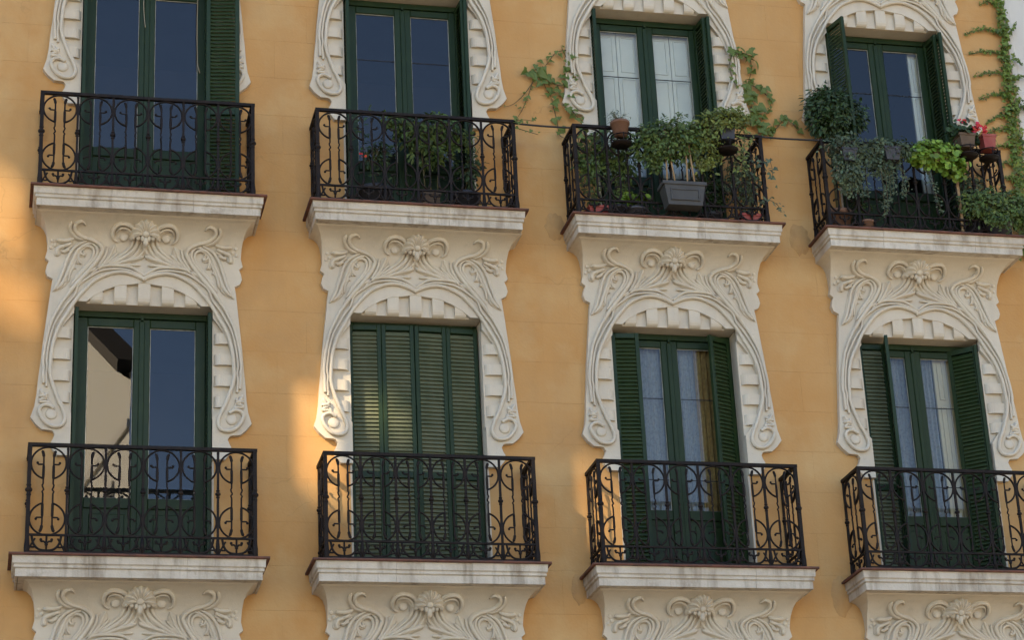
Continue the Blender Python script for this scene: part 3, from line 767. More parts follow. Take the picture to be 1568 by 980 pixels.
for i in range(20):
    a = .15 + i * .6
    b = MB(); b.add([gp(a, .004, -.30), gp(a + .2, .004, -.30), gp(a + .2, .23, -.16), gp(a, .23, -.16), gp(a, .004, .008), gp(a + .2, .004, .008), gp(a + .2, .23, .008), gp(a, .23, .008)],
          [(0, 1, 2, 3), (4, 7, 6, 5), (0, 4, 5, 1), (1, 5, 6, 2), (2, 6, 7, 3), (3, 7, 4, 0)])
    place('rafter', b.mesh('rafter', M['wood']), gh)
b = MB()
def gw(a, o, z_): return (ux * a + nx * o, uy * a + ny * o, z_)
def gbox(a0, a1, o0, o1, z0, z1):
    b.add([gw(a0, o0, z0), gw(a1, o0, z0), gw(a1, o1, z0), gw(a0, o1, z0), gw(a0, o0, z1), gw(a1, o0, z1), gw(a1, o1, z1), gw(a0, o1, z1)],
          [(0, 1, 2, 3), (4, 7, 6, 5), (0, 4, 5, 1), (1, 5, 6, 2), (2, 6, 7, 3), (3, 7, 4, 0)])
b = MB(); gbox(-.05, 9, .003, .07, 17.55, 17.75); place('string_course', b.mesh('string_course', M['white']), gh)
for a0 in (1.3, 4.6):
    b = MB(); gbox(a0, a0 + 1.1, .003, .06, 14.6, 16.8); w_ = place('window', b.mesh('window', M['white']), gh)
    b = MB(); gbox(a0 + .14, a0 + .96, .0605, .064, 14.75, 16.65); place('pane', b.mesh('pane', M['room']), w_)
# unseen tall block added across the street to keep sun off the facade
tall = tag(empty('sun_blocker', (-26.0, -18.0, 0)), 'tall brown block, unseen, added on the left to keep sun off the facade', 'building')
b = MB(); b.box(-14, 11.0, -9, 0, 0, 22.0); place('wall', b.mesh('wall', M['brick']), tall)
b = MB(); b.box(-14.3, 11.3, -9.3, .3, 22.003, 22.3); place('cornice', b.mesh('cornice', M['pale']), tall)
# unseen metal mask added on top; its gaps shape sun patches on the facade
FX = math.tan(SUN_AZ - math.pi); FZ = math.tan(SUN_EL) / math.cos(SUN_AZ - math.pi)
def onscreen(x, zz): return (x - 18.0 * FX, zz + 18.0 * FZ)
GAPS = [(-1.36, 10.85, .10, .8), (-1.20, 9.95, .085, .5),
        (1.68, 8.55, .13, 1.0), (1.90, 9.05, .06, .5), (2.19, 9.02, .12, .36), (4.36, 8.0, .08, .8)]
scr = [(onscreen(x, zz), w, h_) for x, zz, w, h_ in GAPS]
x0s, x1s, z0s, z1s = -31.0, -12.0, 22.3, 39.0
xb = sorted(set([x0s, x1s] + [round(p[0] + s_ * w / 2, 4) for p, w, h_ in scr for s_ in (-1, 1)]))
sc_t = tag(empty('sun_mask', (0, -18.0, 0)), 'unseen slotted metal mask added to shape sun patches on the facade', 'screen')
for xa, xb_ in zip(xb, xb[1:]):
    mid = (xa + xb_) / 2
    holes = sorted((p[1] - h_ / 2, p[1] + h_ / 2) for p, w, h_ in scr if abs(mid - p[0]) < w / 2)
    zc = z0s
    for a, b_ in holes + [(z1s, z1s)]:
        if a > zc:
            b = MB(); b.box(xa, xb_, -.004, .004, zc, a); place('sun_mask_sheet', b.mesh('sun_mask_sheet', M['metal']), sc_t)
        zc = max(zc, b_)
rt = tag(empty('sky_blocker', (40.0, -26.0, 0)), 'brown block, unseen, added on the right to cut sky light', 'building')  # unseen block added to hold back sky light from the right
b = MB(); b.box(-12, 12, -10, 0, 0, 26.0); place('wall', b.mesh('wall', M['brick']), rt)
b = MB(); b.box(-12.3, 12.3, -10.3, .3, 26.003, 26.3); place('cornice', b.mesh('cornice', M['pale']), rt)
# ------------------------------------------------------------------ curtains, inner shutters, cables
def curtain(name, label, c, r, x0, x1, y, z0, z1, mat, amp=.018, waves=9, group=None):
    b = MB(); n = 60; bx, _, bz = bay(c, r)
    ph = rnd.uniform(0, 6)
    for k in range(5):
        zz = z0 + (z1 - z0) * k / 4
        for i in range(n + 1):
            t = i / n
            b.v.append((x0 + (x1 - x0) * t, amp * math.sin(t * waves * 2 * math.pi + ph + .3 * k) * (1.1 - .12 * k) + .4 * amp * math.sin(t * 31 + k), zz))
    for k in range(4):
        for i in range(n):
            a = k * (n + 1) + i; b.f.append((a, a + 1, a + n + 2, a + n + 1)); b.sm.append(True)
    return tag(place(name, b.mesh(name, mat), None, (bx, y, bz)), label, 'curtain', group)
curtain('lace_curtain', 'white lace curtain behind the left pane of the window with the tan drape', 2, 0, -.52, -.02, .275, .1, 2.5, M['lace'], .014, 10)
curtain('lace_curtain', 'white lace curtain hanging just left of the tan drape', 2, 0, .04, .30, .285, .1, 2.5, M['lace'], .014, 6)
curtain('patterned_drape', 'tan patterned drape at the right side of a lower window', 2, 0, .27, .58, .262, .1, 2.5, M['tan'], .022, 5)
curtain('lace_curtain', 'white lace curtain in the lower right window, left pane', 3, 0, -.30, -.03, .28, .1, 2.5, M['lace'], .012, 5)
curtain('lace_curtain', 'white lace curtain beside the panelled inner shutter, lower right window', 3, 0, .05, .25, .29, .1, 2.5, M['lace'], .012, 4)

def inner_shutter(c, r, x0, x1, y=.262, cols=2, mat='white'):
    b = MB(); w = (x1 - x0) / cols; bx, _, bz = bay(c, r)
    for i in range(cols):
        a, e = x0 + i * w + .003, x0 + (i + 1) * w - .003
        b.box(a, e, y, y + .03, .06, 2.52, .003)
        for z0, z1 in ((.2, 1.0), (1.08, 1.95), (2.02, 2.44)):
            for q0, q1, h0, h1 in ((a + .035, a + .05, z0, z1), (e - .05, e - .035, z0, z1), (a + .0501, e - .0501, z0, z0 + .015), (a + .0501, e - .0501, z1 - .015, z1)):
                b.box(q0, q1, y - .011, y - .001, h0, h1, .004)
    return place('inner_shutter', b.mesh('inner_shutter', M[mat]), building, (bx, 0, bz))
for x0, x1 in ((-.53, -.06), (.06, .53)): inner_shutter(2, 1, x0, x1)['label'] = 'closed white panelled inner shutter'
inner_shutter(3, 0, .25, .54, mat='creampaint')['label'] = 'cream panelled inner shutter, half open'
inner_shutter(3, 1, .40, .54, cols=1)['label'] = 'edge of an open white inner shutter'

def cable(name, label, pts, r, mat, cat='cable'):
    b = MB(); b.tube(catmull(pts, .04), r, 6)
    return tag(place(name, b.mesh(name, mat)), label, cat)
RB = Z0 + H
cable('loose_cable', 'thin cream cable hanging down the right window frame above the leftmost upper balcony', [(.50, .150, RB + 2.5), (.495, .146, RB + 2.1), (.50, .145, RB + 1.8), (.505, .140, RB + 1.70), (.525, .14, RB + 1.62)], .005, M['creamcable'])
cable('loose_cable', 'short cream cable beside the middle stile of the leftmost upper window', [(-.035, .148, RB + 2.5), (-.04, .147, RB + 2.35), (-.03, .147, RB + 2.2), (-.02, .147, RB + 2.1)], .004, M['creamcable'])
cable('span_wire', 'dark wire spanning between the two middle upper balcony railings', [(3.54, -.43, 11.875), (3.85, -.43, 11.862), (4.15, -.43, 11.862)], .011, M['rubber'], 'wire')
cable('span_wire', 'dark wire spanning between the two right upper balcony railings', [(6.12, -.43, 11.895), (6.4, -.43, 11.888), (6.84, -.43, 11.895)], .011, M['rubber'], 'wire')

# ------------------------------------------------------------------ plants
LEAF = {
    'oval': ([(0, 0, 0), (.28, .24, .05), (.65, .22, .05), (1, 0, -.06), (.65, -.22, .05), (.28, -.24, .05)], [(0, 3, 2, 1), (0, 5, 4, 3)]),
    'thin': ([(0, 0, 0), (.4, .11, .03), (1, 0, -.1), (.4, -.11, .03)], [(0, 2, 1), (0, 3, 2)]),
    'ivy': ([(0, 0, 0), (-.1, .28, .02), (.12, .55, -.03), (.42, .30, .04), (1, 0, -.08), (.42, -.30, .04), (.12, -.55, -.03), (-.1, -.28, .02)], [(0, 4, 3, 2, 1), (0, 7, 6, 5, 4)]),
    'round': ([(0, 0, 0), (.1, .36, .06), (.5, .5, .08), (.88, .3, .03), (1, 0, -.03), (.88, -.3, .03), (.5, -.5, .08), (.1, -.36, .06)], [(0, 4, 3, 2, 1), (0, 7, 6, 5, 4)]),
}
def frame(nrm, along):
    n = Vector(nrm).normalized(); a = Vector(along); a = a - n * a.dot(n)
    if a.length < 1e-4: a = n.orthogonal()
    a.normalize(); return a, n.cross(a), n
def add_leaf(b, p, nrm, along, size, kind):
    a, s, n = frame(nrm, along); V, Fc = LEAF[kind]
    b.add([Vector(p) + (a * x + s * y + n * z) * size for x, y, z in V], Fc)
def rv(q, s=1.0): return Vector((q.gauss(0, s), q.gauss(0, s), q.gauss(0, s)))
def clump(b, q, c, r, n, size, kind, up=.35, hang=0.0, twigs=None):
    c = Vector(c)
    n = int(n * 1.9)
    subs = []
    for _ in range(max(6, n // 12)):
        d = rv(q); d.normalize(); k = q.uniform(.25, 1.0) ** .6
        subs.append((Vector((c.x + d.x * r[0] * k, c.y + d.y * r[1] * k, c.z + d.z * r[2] * k)), d))
    for i in range(n):
        s, d = subs[q.randrange(len(subs))]
        p = s + Vector((q.gauss(0, .13 * r[0] + .01), q.gauss(0, .13 * r[1] + .008), q.gauss(0, .13 * r[2] + .01)))
        nrm = d * .6 + Vector((0, -.55, up)) + rv(q, .45)
        al = d + Vector((0, 0, -.25 - hang)) + rv(q, .6)
        add_leaf(b, p, nrm, al, size * q.uniform(.5, 1.35), kind)
    if twigs is not None:
        for s, d in subs:
            mid = c.lerp(s, .5) + rv(q, .02)
            twigs.tube([c + Vector((0, 0, -r[2] * .6)), mid, s], [.005, .004, .002], 4)
def strand(b, st, q, pts, n, size, kind, spread=.02, r=.003):
    P = catmull(pts, .03)
    if st is not None: st.tube(P, r, 4)
    n = int(n * 1.6)
    for i in range(n):
        t = (i + q.random()) / n; p = P[min(len(P) - 1, int(t * len(P)))]
        add_leaf(b, p + rv(q, spread), Vector((0, -1, .25)) + rv(q, .35), Vector((q.choice((-1, 1)) * .8, -.2, -.5)) + rv(q, .4), size * q.uniform(.6, 1.2), kind)

def pot_mesh(name, kind, r, h, mat):
    b = MB()
    if kind == 'round': b.lathe([(r * .68, 0), (r * .96, h * .82), (r * 1.04, h * .82), (r * 1.06, h), (r * .93, h), (r * .9, h * .86)], n=18)
    elif kind == 'square':
        b.lathe([(r * .95, 0), (r * 1.2, h * .82), (r * 1.3, h * .82), (r * 1.32, h), (r * 1.16, h), (r * 1.1, h * .86)], n=4)
    return b.mesh(name, mat)
def soil_mesh(r, h):
    b = MB(); b.lathe([(0.001, h * .90), (r * .9, h * .88), (0.001, h * .885)], n=12); return b.mesh('soil', M['soil'])

def plant(name, label, cat, base, build, leafm, seed, pot=None, group=None):
    """pot = (kind, radius, height, material)"""
    q = random.Random(seed)
    t = tag(empty(name, base), label, cat, group)
    if pot:
        k, r, h, mt = pot
        place('pot', pot_mesh('pot', k, r, h, M[mt]), t, (0, 0, 0), math.pi / 4 if False else 0)
        place('soil', soil_mesh(r * (1.0 if k == 'round' else .95), h), t)
    lb, sb, fb = MB(), MB(), MB()
    build(q, lb, sb, fb)
    B = Vector(base)
    for nm, m_, mt in (('stem', sb, M['stem']), ('foliage', lb, M[leafm]), ('flower', fb, M['redflower'])):
        if m_.v:
            m_.v = [(p[0] - B.x, p[1] - B.y, p[2] - B.z) for p in m_.v]
            o = place(nm, m_.mesh(nm, mt), t)
            if nm == 'foliage': o['kind'] = 'stuff'
    return t

FB = RB + .003
# --- second upper balcony
def f(q, b, s, fl):
    clump(b, q, (2.78, -.20, 11.83), (.38, .13, .18), 700, .062, 'oval', twigs=s)
    clump(b, q, (2.78, -.22, 11.58), (.24, .10, .13), 170, .055, 'oval')
    clump(b, q, (2.42, -.22, 11.93), (.22, .08, .07), 60, .06, 'oval', twigs=s)
    clump(b, q, (3.05, -.22, 11.72), (.16, .08, .14), 90, .05, 'oval')
    for dx in (-.05, 0, .06): s.tube([(2.76 + dx, -.2, 11.08), (2.76 + dx * 1.4, -.2, 11.45), (2.78 + dx * 2.2, -.2, 11.8)], .008, 5)
plant('bushy_pot_plant', 'bushy green climber on brown canes in a dark pot, middle of the second upper balcony', 'plant', (2.74, -.21, FB), f, 'mid_leaf', 21, ('square', .11, .24, 'brownpot'))
def f(q, b, s, fl):
    clump(b, q, (2.22, -.18, 11.55), (.18, .10, .16), 90, .05, 'oval', twigs=s)
    strand(b, s, q, [(2.25, -.18, 11.2), (2.12, -.2, 11.6), (2.05, -.22, 11.85), (2.2, -.24, 11.97)], 40, .05, 'oval', .04)
    for d in ((2.07, -.28, 11.49),):
        for _ in range(5): add_leaf(fl, Vector(d) + rv(q, .012), Vector((0, -1, .2)) + rv(q, .3), rv(q), .028, 'round')
plant('flowering_pot_plant', 'sparse plant with one red flower in a wide dark pot, second upper balcony', 'plant', (2.2, -.2, FB), f, 'dark_leaf', 22, ('round', .17, .26, 'darkpot'))
def f(q, b, s, fl):
    clump(b, q, (3.14, -.18, 11.48), (.15, .10, .18), 120, .055, 'oval', twigs=s)
    strand(b, s, q, [(3.1, -.2, 11.2), (3.2, -.22, 11.55), (3.28, -.24, 11.72), (3.26, -.25, 11.8)], 26, .05, 'thin', .03)
    strand(b, s, q, [(2.95, -.2, 11.6), (3.0, -.22, 11.85), (3.04, -.22, 12.02)], 12, .04, 'oval', .03)
plant('leafy_pot_plant', 'dark leafy plant in a wide dark pot, right on the second upper balcony', 'plant', (3.1, -.2, FB), f, 'dark_leaf', 23, ('round', .15, .25, 'darkpot'))

# --- third upper balcony
def ring_holder(name, label, c, r):
    b = MB(); n = 20
    for dz in (-.01, -.09):
        b.tube([(c[0] + r * math.cos(2 * math.pi * i / n), c[1] + r * math.sin(2 * math.pi * i / n), c[2] + dz) for i in range(n + 1)], .007, 5)
    for a in (0, 1, 2, 3): b.tube([(c[0] + r * math.cos(a * 1.57), c[1] + r * math.sin(a * 1.57), c[2]), (c[0] + r * math.cos(a * 1.57), c[1] + r * math.sin(a * 1.57), c[2] - .10)], .006, 4)
    b.lathe([(.001, c[2] - .10), (r, c[2] - .10), (r, c[2] - .09), (.001, c[2] - .089)], (c[0], c[1], 0), 14)
    b.tube([(c[0], c[1] + r, c[2] - .02), (c[0], -.44, c[2] + .02)], .008, 5)
    return tag(place(name, b.mesh(name, M['iron'])), label, 'pot holder')
def f(q, b, s, fl): clump(b, q, (4.63, -.52, 11.95), (.14, .09, .05), 120, .035, 'thin', .8, twigs=s)
plant('terracotta_pot_plant', 'small wispy plant in a terracotta pot on the rail in front of the white shutters', 'plant', (4.64, -.54, 11.745), f, 'grey_leaf', 31, ('round', .095, .15, 'terracotta'))
ring_holder('pot_holder', 'black iron ring holding the terracotta pot on the rail', (4.64, -.54, 11.745), .10)
# grey planter box hung outside the rail
def f(q, b, s, fl):
    clump(b, q, (5.15, -.55, 11.73), (.33, .12, .22), 950, .05, 'oval', twigs=s)
    clump(b, q, (5.36, -.55, 11.80), (.14, .09, .13), 170, .045, 'oval')
    clump(b, q, (5.02, -.55, 11.52), (.18, .08, .14), 260, .045, 'oval')
    clump(b, q, (4.88, -.50, 11.66), (.14, .08, .16), 240, .045, 'oval')
    clump(b, q, (5.30, -.55, 11.98), (.04, .04, .07), 26, .035, 'oval')
gp_t = plant('planter_box', 'grey rectangular planter hung outside the rail with a bushy plant on bamboo canes', 'planter', (5.235, -.55, 10.985), f, 'mid_leaf', 32)
b = MB()
for z0, z1, a0, a1, d0, d1 in ((0, .215, .175, .21, .075, .09),):
    b.add([(-a0, -d0, z0), (a0, -d0, z0), (a0, d0, z0), (-a0, d0, z0), (-a1, -d1, z1), (a1, -d1, z1), (a1, d1, z1), (-a1, d1, z1)],
          [(0, 3, 2, 1), (0, 1, 5, 4), (1, 2, 6, 5), (2, 3, 7, 6), (3, 0, 4, 7)])
b.box(-.226, .226, -.103, -.085, .21, .25, .004); b.box(-.226, .226, .085, .103, .21, .25)
b.box(-.226, -.208, -.0849, .0849, .211, .249); b.box(.208, .226, -.0849, .0849, .211, .249)
for x0, x1, z0, z1 in ((-.15, -.135, .045, .17), (.135, .15, .045, .17), (-.1349, .1349, .045, .06), (-.1349, .1349, .155, .17)): b.box(x0, x1, -.094, -.074, z0, z1, .003)
place('planter_tray', b.mesh('planter_tray', M['greypot']), gp_t)
b = MB(); b.box(-.205, .205, -.084, .084, .19, .205); place('soil', b.mesh('soil', M['soil']), gp_t)
for i, (x, dx) in enumerate(((-.16, .01), (-.07, -.03), (.05, .01), (.13, -.02))):
    b = MB(); b.tube([(x, -.03, .2), (x + dx, -.02, .5), (x + dx * 2, -.01, .85)], .009, 6); place('cane', b.mesh('cane', M['cane']), gp_t)
# black pot with yellow-green plant hanging on the right
def f(q, b, s, fl):
    clump(b, q, (5.55, -.55, 11.86), (.20, .10, .17), 480, .05, 'oval', twigs=s)
    clump(b, q, (5.80, -.56, 12.02), (.19, .12, .09), 420, .045, 'oval')
    clump(b, q, (5.72, -.66, 11.94), (.13, .04, .10), 160, .045, 'oval')
    clump(b, q, (5.52, -.5, 11.6), (.17, .06, .16), 260, .045, 'oval', 0, .4)
    strand(b, s, q, [(5.86, -.56, 12.0), (5.93, -.58, 11.85), (5.90, -.58, 11.6), (5.86, -.57, 11.42)], 70, .045, 'oval', .045)
plant('hanging_pot_plant', 'yellow green plant spilling from a black pot hung on the rail beside the right shutter', 'plant', (5.74, -.55, 11.74), f, 'yellow_leaf', 33, ('square', .10, .26, 'darkpot'))
ring_holder('pot_holder', 'black iron ring holding the black pot of yellow green leaves', (5.74, -.55, 11.74), .11)
def f(q, b, s, fl):
    clump(b, q, (4.72, -.25, 11.62), (.20, .08, .24), 330, .05, 'oval')
    for k in range(12):
        x = 4.62 + q.uniform(-.10, .18)
        strand(b, s, q, [(4.68, -.2, 11.15), (x, -.22, 11.45), (x + q.uniform(-.1, .1), -.24, 11.75), (x + q.uniform(-.12, .12), -.26, 11.95)], 26, .055, 'thin' if k % 2 else 'oval', .035, .004)
plant('tall_leafy_plant', 'tall dark stemmed plant behind the rail below the terracotta pot', 'plant', (4.68, -.2, FB), f, 'mid_leaf', 34, ('round', .13, .2, 'darkpot'))
def f(q, b, s, fl):
    clump(b, q, (4.38, -.33, 11.55), (.14, .06, .24), 240, .05, 'oval')
    for k in range(10):
        x = 4.36 + q.uniform(-.10, .14)
        strand(b, s, q, [(4.42, -.3, 11.02), (x, -.32, 11.3), (x + q.uniform(-.08, .08), -.34, 11.6), (x + q.uniform(-.08, .06), -.36, 11.84)], 24, .05, 'oval', .03, .004)
plant('climbing_pot_plant', 'climbing plant at the left end of the balcony in a low red pot', 'plant', (4.42, -.30, FB), f, 'mid_leaf', 35, ('square', .13, .13, 'redpot'))
def f(q, b, s, fl):
    clump(b, q, (5.96, -.32, 11.42), (.18, .07, .24), 330, .042, 'oval', 0, .3)
    for k in range(12):
        x = 5.98 + q.uniform(-.16, .12)
        strand(b, s, q, [(5.98, -.3, 11.02), (x, -.32, 11.25), (x + q.uniform(-.08, .08), -.34, 11.5), (x + q.uniform(-.08, .08), -.36, 11.7)], 20, .045, 'oval', .03, .004)
    strand(b, s, q, [(6.08, -.40, 11.55), (6.2, -.46, 11.62), (6.24, -.46, 11.5), (6.22, -.46, 11.4)], 14, .05, 'ivy', .03)
    strand(b, s, q, [(6.02, -.46, 11.12), (6.14, -.5, 11.15), (6.24, -.5, 11.1), (6.27, -.5, 11.02)], 18, .04, 'oval', .025)
plant('trailing_pot_plant', 'trailing plant at the right end of the balcony in a low red pot', 'plant', (5.98, -.30, FB), f, 'grey_leaf', 36, ('square', .13, .13, 'redpot'))
def f(q, b, s, fl): clump(b, q, (4.80, -.33, 11.16), (.12, .07, .04), 90, .05, 'round', .8)
plant('low_pot_plant', 'low lime green plant on the balcony floor left of the grey planter', 'plant', (4.80, -.33, FB), f, 'lime_leaf', 37, ('round', .12, .13, 'darkpot'))
def f(q, b, s, fl):
    clump(b, q, (5.60, -.2, 11.32), (.24, .07, .16), 260, .05, 'oval')
    for k in range(10):
        x = 5.62 + q.uniform(-.16, .16)
        strand(b, s, q, [(5.62, -.2, 11.1), (x, -.22, 11.3), (x + q.uniform(-.12, .12), -.24, 11.5)], 18, .06, 'thin', .03, .003)
plant('dark_pot_plant', 'dark spindly plant behind the rail right of the grey planter', 'plant', (5.62, -.2, FB), f, 'dark_leaf', 38, ('round', .13, .17, 'darkpot'))

# ivy on the wall, its leaves one by one
ivy_mes = []
qi = random.Random(5)
for k in range(6):
    b = MB(); V, Fc = LEAF['ivy']
    b.add([(x * 1.0, y * qi.uniform(.9, 1.1), z + qi.uniform(-.04, .04)) for x, y, z in V], Fc); ivy_mes.append(b.mesh('leaf', M['ivy']))
def ivy(label, runs, seed, big):
    q = random.Random(seed); base = Vector(runs[0][0][0])
    t = tag(empty('ivy_vine', base), label, 'ivy')
    for pts, n, size in runs:
        P = catmull(pts, .03); b = MB()
        b.tube([p - base for p in P], [.0055 * (1 - .6 * i / len(P)) for i in range(len(P))], 5); place('vine_stem', b.mesh('vine_stem', M['stem']), t)
        for i in range(n):
            p = P[min(len(P) - 1, int((i + q.random()) / n * len(P)))]
            o = place('leaf', ivy_mes[q.randrange(6)], t)
            a, s_, n_ = frame(Vector((0, -1, .2)) + rv(q, .35), Vector((q.gauss(0, .6), -.15, -.9)) + rv(q, .3))
            sz = size * q.uniform(.5, 1.3)
            pos = p - base + Vector((q.gauss(0, size * .38), -.012 - abs(q.gauss(0, .02)), q.gauss(0, size * .38)))
            mt = Matrix((a, s_, n_)).transposed().to_4x4(); mt.translation = pos
            o.matrix_local = mt @ Matrix.Diagonal((sz, sz, sz, 1))
Yw = -.035
ivy('ivy trailing on the wall left of the white shuttered window, above the span wire', [
    ([(4.35, -.08, 12.60), (4.33, Yw, 12.76), (4.27, Yw, 12.88), (4.22, Yw, 13.02)], 14, .045),
    ([(4.27, Yw, 12.97), (4.16, Yw, 12.93), (4.08, Yw, 12.82), (4.02, Yw, 12.74)], 9, .055),
    ([(4.02, Yw, 12.76), (3.95, Yw, 12.72), (3.88, Yw, 12.70)], 9, .105),
    ([(4.33, -.08, 12.80), (4.27, Yw, 12.72), (4.24, Yw, 12.62), (4.20, Yw, 12.55), (4.1, Yw, 12.58), (4.02, Yw, 12.64)], 15, .085),
    ([(4.00, Yw, 12.62), (4.03, Yw, 12.52), (4.08, Yw, 12.42), (4.10, Yw, 12.30)], 13, .085),
    ([(4.16, Yw, 12.55), (4.20, Yw, 12.42), (4.27, Yw, 12.30), (4.33, Yw, 12.20)], 13, .075),
    ([(4.10, Yw, 12.30), (4.13, Yw, 12.14), (4.15, Yw, 11.98), (4.18, -.2, 11.86)], 7, .08),
    ([(4.27, -.1, 12.24), (4.34, -.2, 12.06), (4.30, -.3, 11.92), (4.28, -.42, 11.78)], 8, .07),
    ([(3.92, Yw, 12.60), (3.80, Yw, 12.42), (3.68, Yw, 12.30), (3.58, Yw, 12.26)], 5, .035),
    ([(3.90, Yw, 12.58), (3.84, Yw, 12.40), (3.77, Yw, 12.24), (3.70, Yw, 12.12)], 10, .045),
    ([(3.56, -.42, 11.90), (3.68, -.43, 11.92), (3.78, -.43, 11.91)], 7, .05),
    ([(3.60, -.40, 11.84), (3.72, -.38, 11.82), (3.84, -.36, 11.80)], 4, .04)], 51, True)
ivy('ivy trailing on the wall right of the white shuttered window', [
    ([(6.06, -.10, 13.08), (6.14, -.09, 13.06), (6.22, -.08, 13.05), (6.30, -.06, 13.02)], 17, .085),
    ([(6.05, -.10, 13.02), (6.02, -.10, 12.90), (6.03, -.10, 12.75), (6.08, -.1, 12.64)], 14, .045),
    ([(6.28, Yw, 13.0), (6.28, Yw, 12.88), (6.24, Yw, 12.76), (6.20, Yw, 12.66)], 12, .07),
    ([(6.20, -.06, 12.66), (6.22, -.06, 12.54), (6.23, -.06, 12.42), (6.21, -.06, 12.28)], 26, .10),
    ([(6.22, Yw, 12.44), (6.28, Yw, 12.38), (6.30, -.05, 12.24), (6.26, -.1, 12.1)], 10, .085),
    ([(6.24, Yw, 12.72), (6.32, Yw, 12.68), (6.38, Yw, 12.62)], 9, .08),
    ([(6.38, Yw, 12.64), (6.45, Yw, 12.56), (6.45, Yw, 12.44), (6.42, Yw, 12.38)], 11, .075),
    ([(6.26, -.1, 12.10), (6.36, -.08, 12.16), (6.42, Yw, 12.22)], 9, .09),
    ([(6.40, Yw, 12.14), (6.50, Yw, 12.22), (6.58, Yw, 12.32), (6.66, Yw, 12.30), (6.74, Yw, 12.2)], 13, .07)], 52, True)

# --- fourth upper balcony
def f(q, b, s, fl):
    clump(b, q, (6.98, -.28, 12.30), (.20, .18, .24), 2300, .055, 'oval', .5)
    clump(b, q, (7.0, -.28, 12.29), (.27, .22, .29), 420, .05, 'thin', .5)
    clump(b, q, (7.08, -.2, 12.42), (.14, .10, .17), 300, .05, 'oval', .5)
    clump(b, q, (6.98, -.28, 12.30), (.13, .11, .16), 700, .06, 'oval', .5)
    s.tube([(6.98, -.26, 11.1), (6.98, -.27, 12.2)], .016, 6)
plant('round_topped_shrub', 'dark green round topped shrub standing at the left end of the rightmost upper balcony', 'shrub', (6.98, -.26, FB), f, 'dark_leaf', 41, ('round', .14, .26, 'terracotta'))
def f(q, b, s, fl):
    clump(b, q, (7.30, -.10, 12.36), (.16, .11, .21), 650, .052, 'oval', .5)
    s.tube([(7.30, -.1, 11.1), (7.30, -.1, 12.3)], .012, 6)
plant('young_shrub', 'smaller loose shrub behind the round topped shrub, before the window', 'shrub', (7.30, -.10, FB), f, 'dark_leaf', 42, ('round', .12, .22, 'darkpot'))
def f(q, b, s, fl):
    clump(b, q, (7.06, -.50, 11.78), (.24, .09, .16), 380, .045, 'oval', 0, .5, twigs=s)
    clump(b, q, (7.02, -.50, 11.52), (.18, .08, .20), 320, .042, 'oval', 0, .6)
    for k in range(5): strand(b, s, q, [(7.0 + .06 * k, -.5, 11.6), (6.98 + .06 * k, -.52, 11.42), (7.0 + .055 * k, -.52, 11.22 + .05 * q.random())], 24, .038, 'oval', .025)
plant('trailing_bush', 'grey green bush trailing over the rail under the round topped shrub', 'plant', (7.05, -.5, 11.62), f, 'grey_leaf', 43, ('square', .09, .14, 'darkpot'))
def f(q, b, s, fl):
    clump(b, q, (7.52, -.50, 11.80), (.32, .09, .10), 700, .045, 'oval', .3, .3, twigs=s)
    clump(b, q, (7.40, -.50, 11.62), (.16, .08, .12), 200, .04, 'oval', 0, .5)
    for x, zb_ in ((7.38, 11.02), (7.42, 11.1), (7.50, 11.3), (7.60, 11.28), (7.46, 11.2)): strand(b, s, q, [(x, -.5, 11.7), (x + .01, -.53, 11.45), (x - .01, -.53, zb_)], 40, .034, 'oval', .018)
    strand(b, s, q, [(7.90, -.5, 11.7), (7.94, -.53, 11.4), (7.99, -.53, 11.12)], 44, .032, 'oval', .018)
    strand(b, s, q, [(7.62, -.5, 11.6), (7.68, -.52, 11.4), (7.62, -.52, 11.28)], 22, .034, 'oval', .02)
plant('trailing_rail_plant', 'pale green plant with long strands hanging from the middle of the rail', 'plant', (7.52, -.5, 11.66), f, 'grey_leaf', 44, ('square', .10, .14, 'darkpot'))
def f(q, b, s, fl):
    clump(b, q, (8.02, -.52, 11.76), (.27, .10, .14), 560, .05, 'round', .45, .2, twigs=s)
    clump(b, q, (8.18, -.52, 11.62), (.13, .09, .12), 150, .05, 'round', .3, .3)
    clump(b, q, (7.86, -.52, 11.74), (.12, .08, .08), 110, .046, 'round', .4)
plant('lime_bush', 'bright lime green bush of round leaves hanging over the rail', 'plant', (8.04, -.52, 11.66), f, 'lime_leaf', 45, ('square', .10, .13, 'brownpot'))
def f(q, b, s, fl):
    clump(b, q, (8.36, -.50, 12.06), (.16, .09, .08), 170, .055, 'round', .6, twigs=s)
    for _ in range(5):
        p = (8.36 + q.uniform(-.12, .14), -.55, 12.14 + q.uniform(-.02, .05))
        for _ in range(4): add_leaf(fl, Vector(p) + rv(q, .008), Vector((0, -1, .4)) + rv(q, .4), rv(q), .022, 'round')
plant('geranium_pot', 'geranium with small red flowers in a dull brown pot on the right of the rail', 'plant', (8.37, -.50, 11.86), f, 'dark_leaf', 46, ('square', .10, .15, 'brownpot'))
ring_holder('pot_holder', 'black iron ring holding the brown geranium pot', (8.37, -.50, 11.87), .115)
def f(q, b, s, fl):
    for _ in range(15):
        p = (8.54 + q.uniform(-.09, .05), -.56, 12.04 + q.uniform(-.03, .09))
        for _ in range(4): add_leaf(fl, Vector(p) + rv(q, .010), Vector((0, -1, .4)) + rv(q, .4), rv(q), .030, 'round')
    clump(b, q, (8.66, -.50, 12.03), (.08, .05, .05), 26, .05, 'thin', .5)
plant('red_potted_geranium', 'red plastic pot with bright red flowers on the far right of the rail', 'plant', (8.62, -.50, 11.86), f, 'mid_leaf', 47, ('square', .085, .16, 'redpot'))
ring_holder('pot_holder', 'black iron ring holding the red pot with red flowers', (8.62, -.50, 11.86), .10)
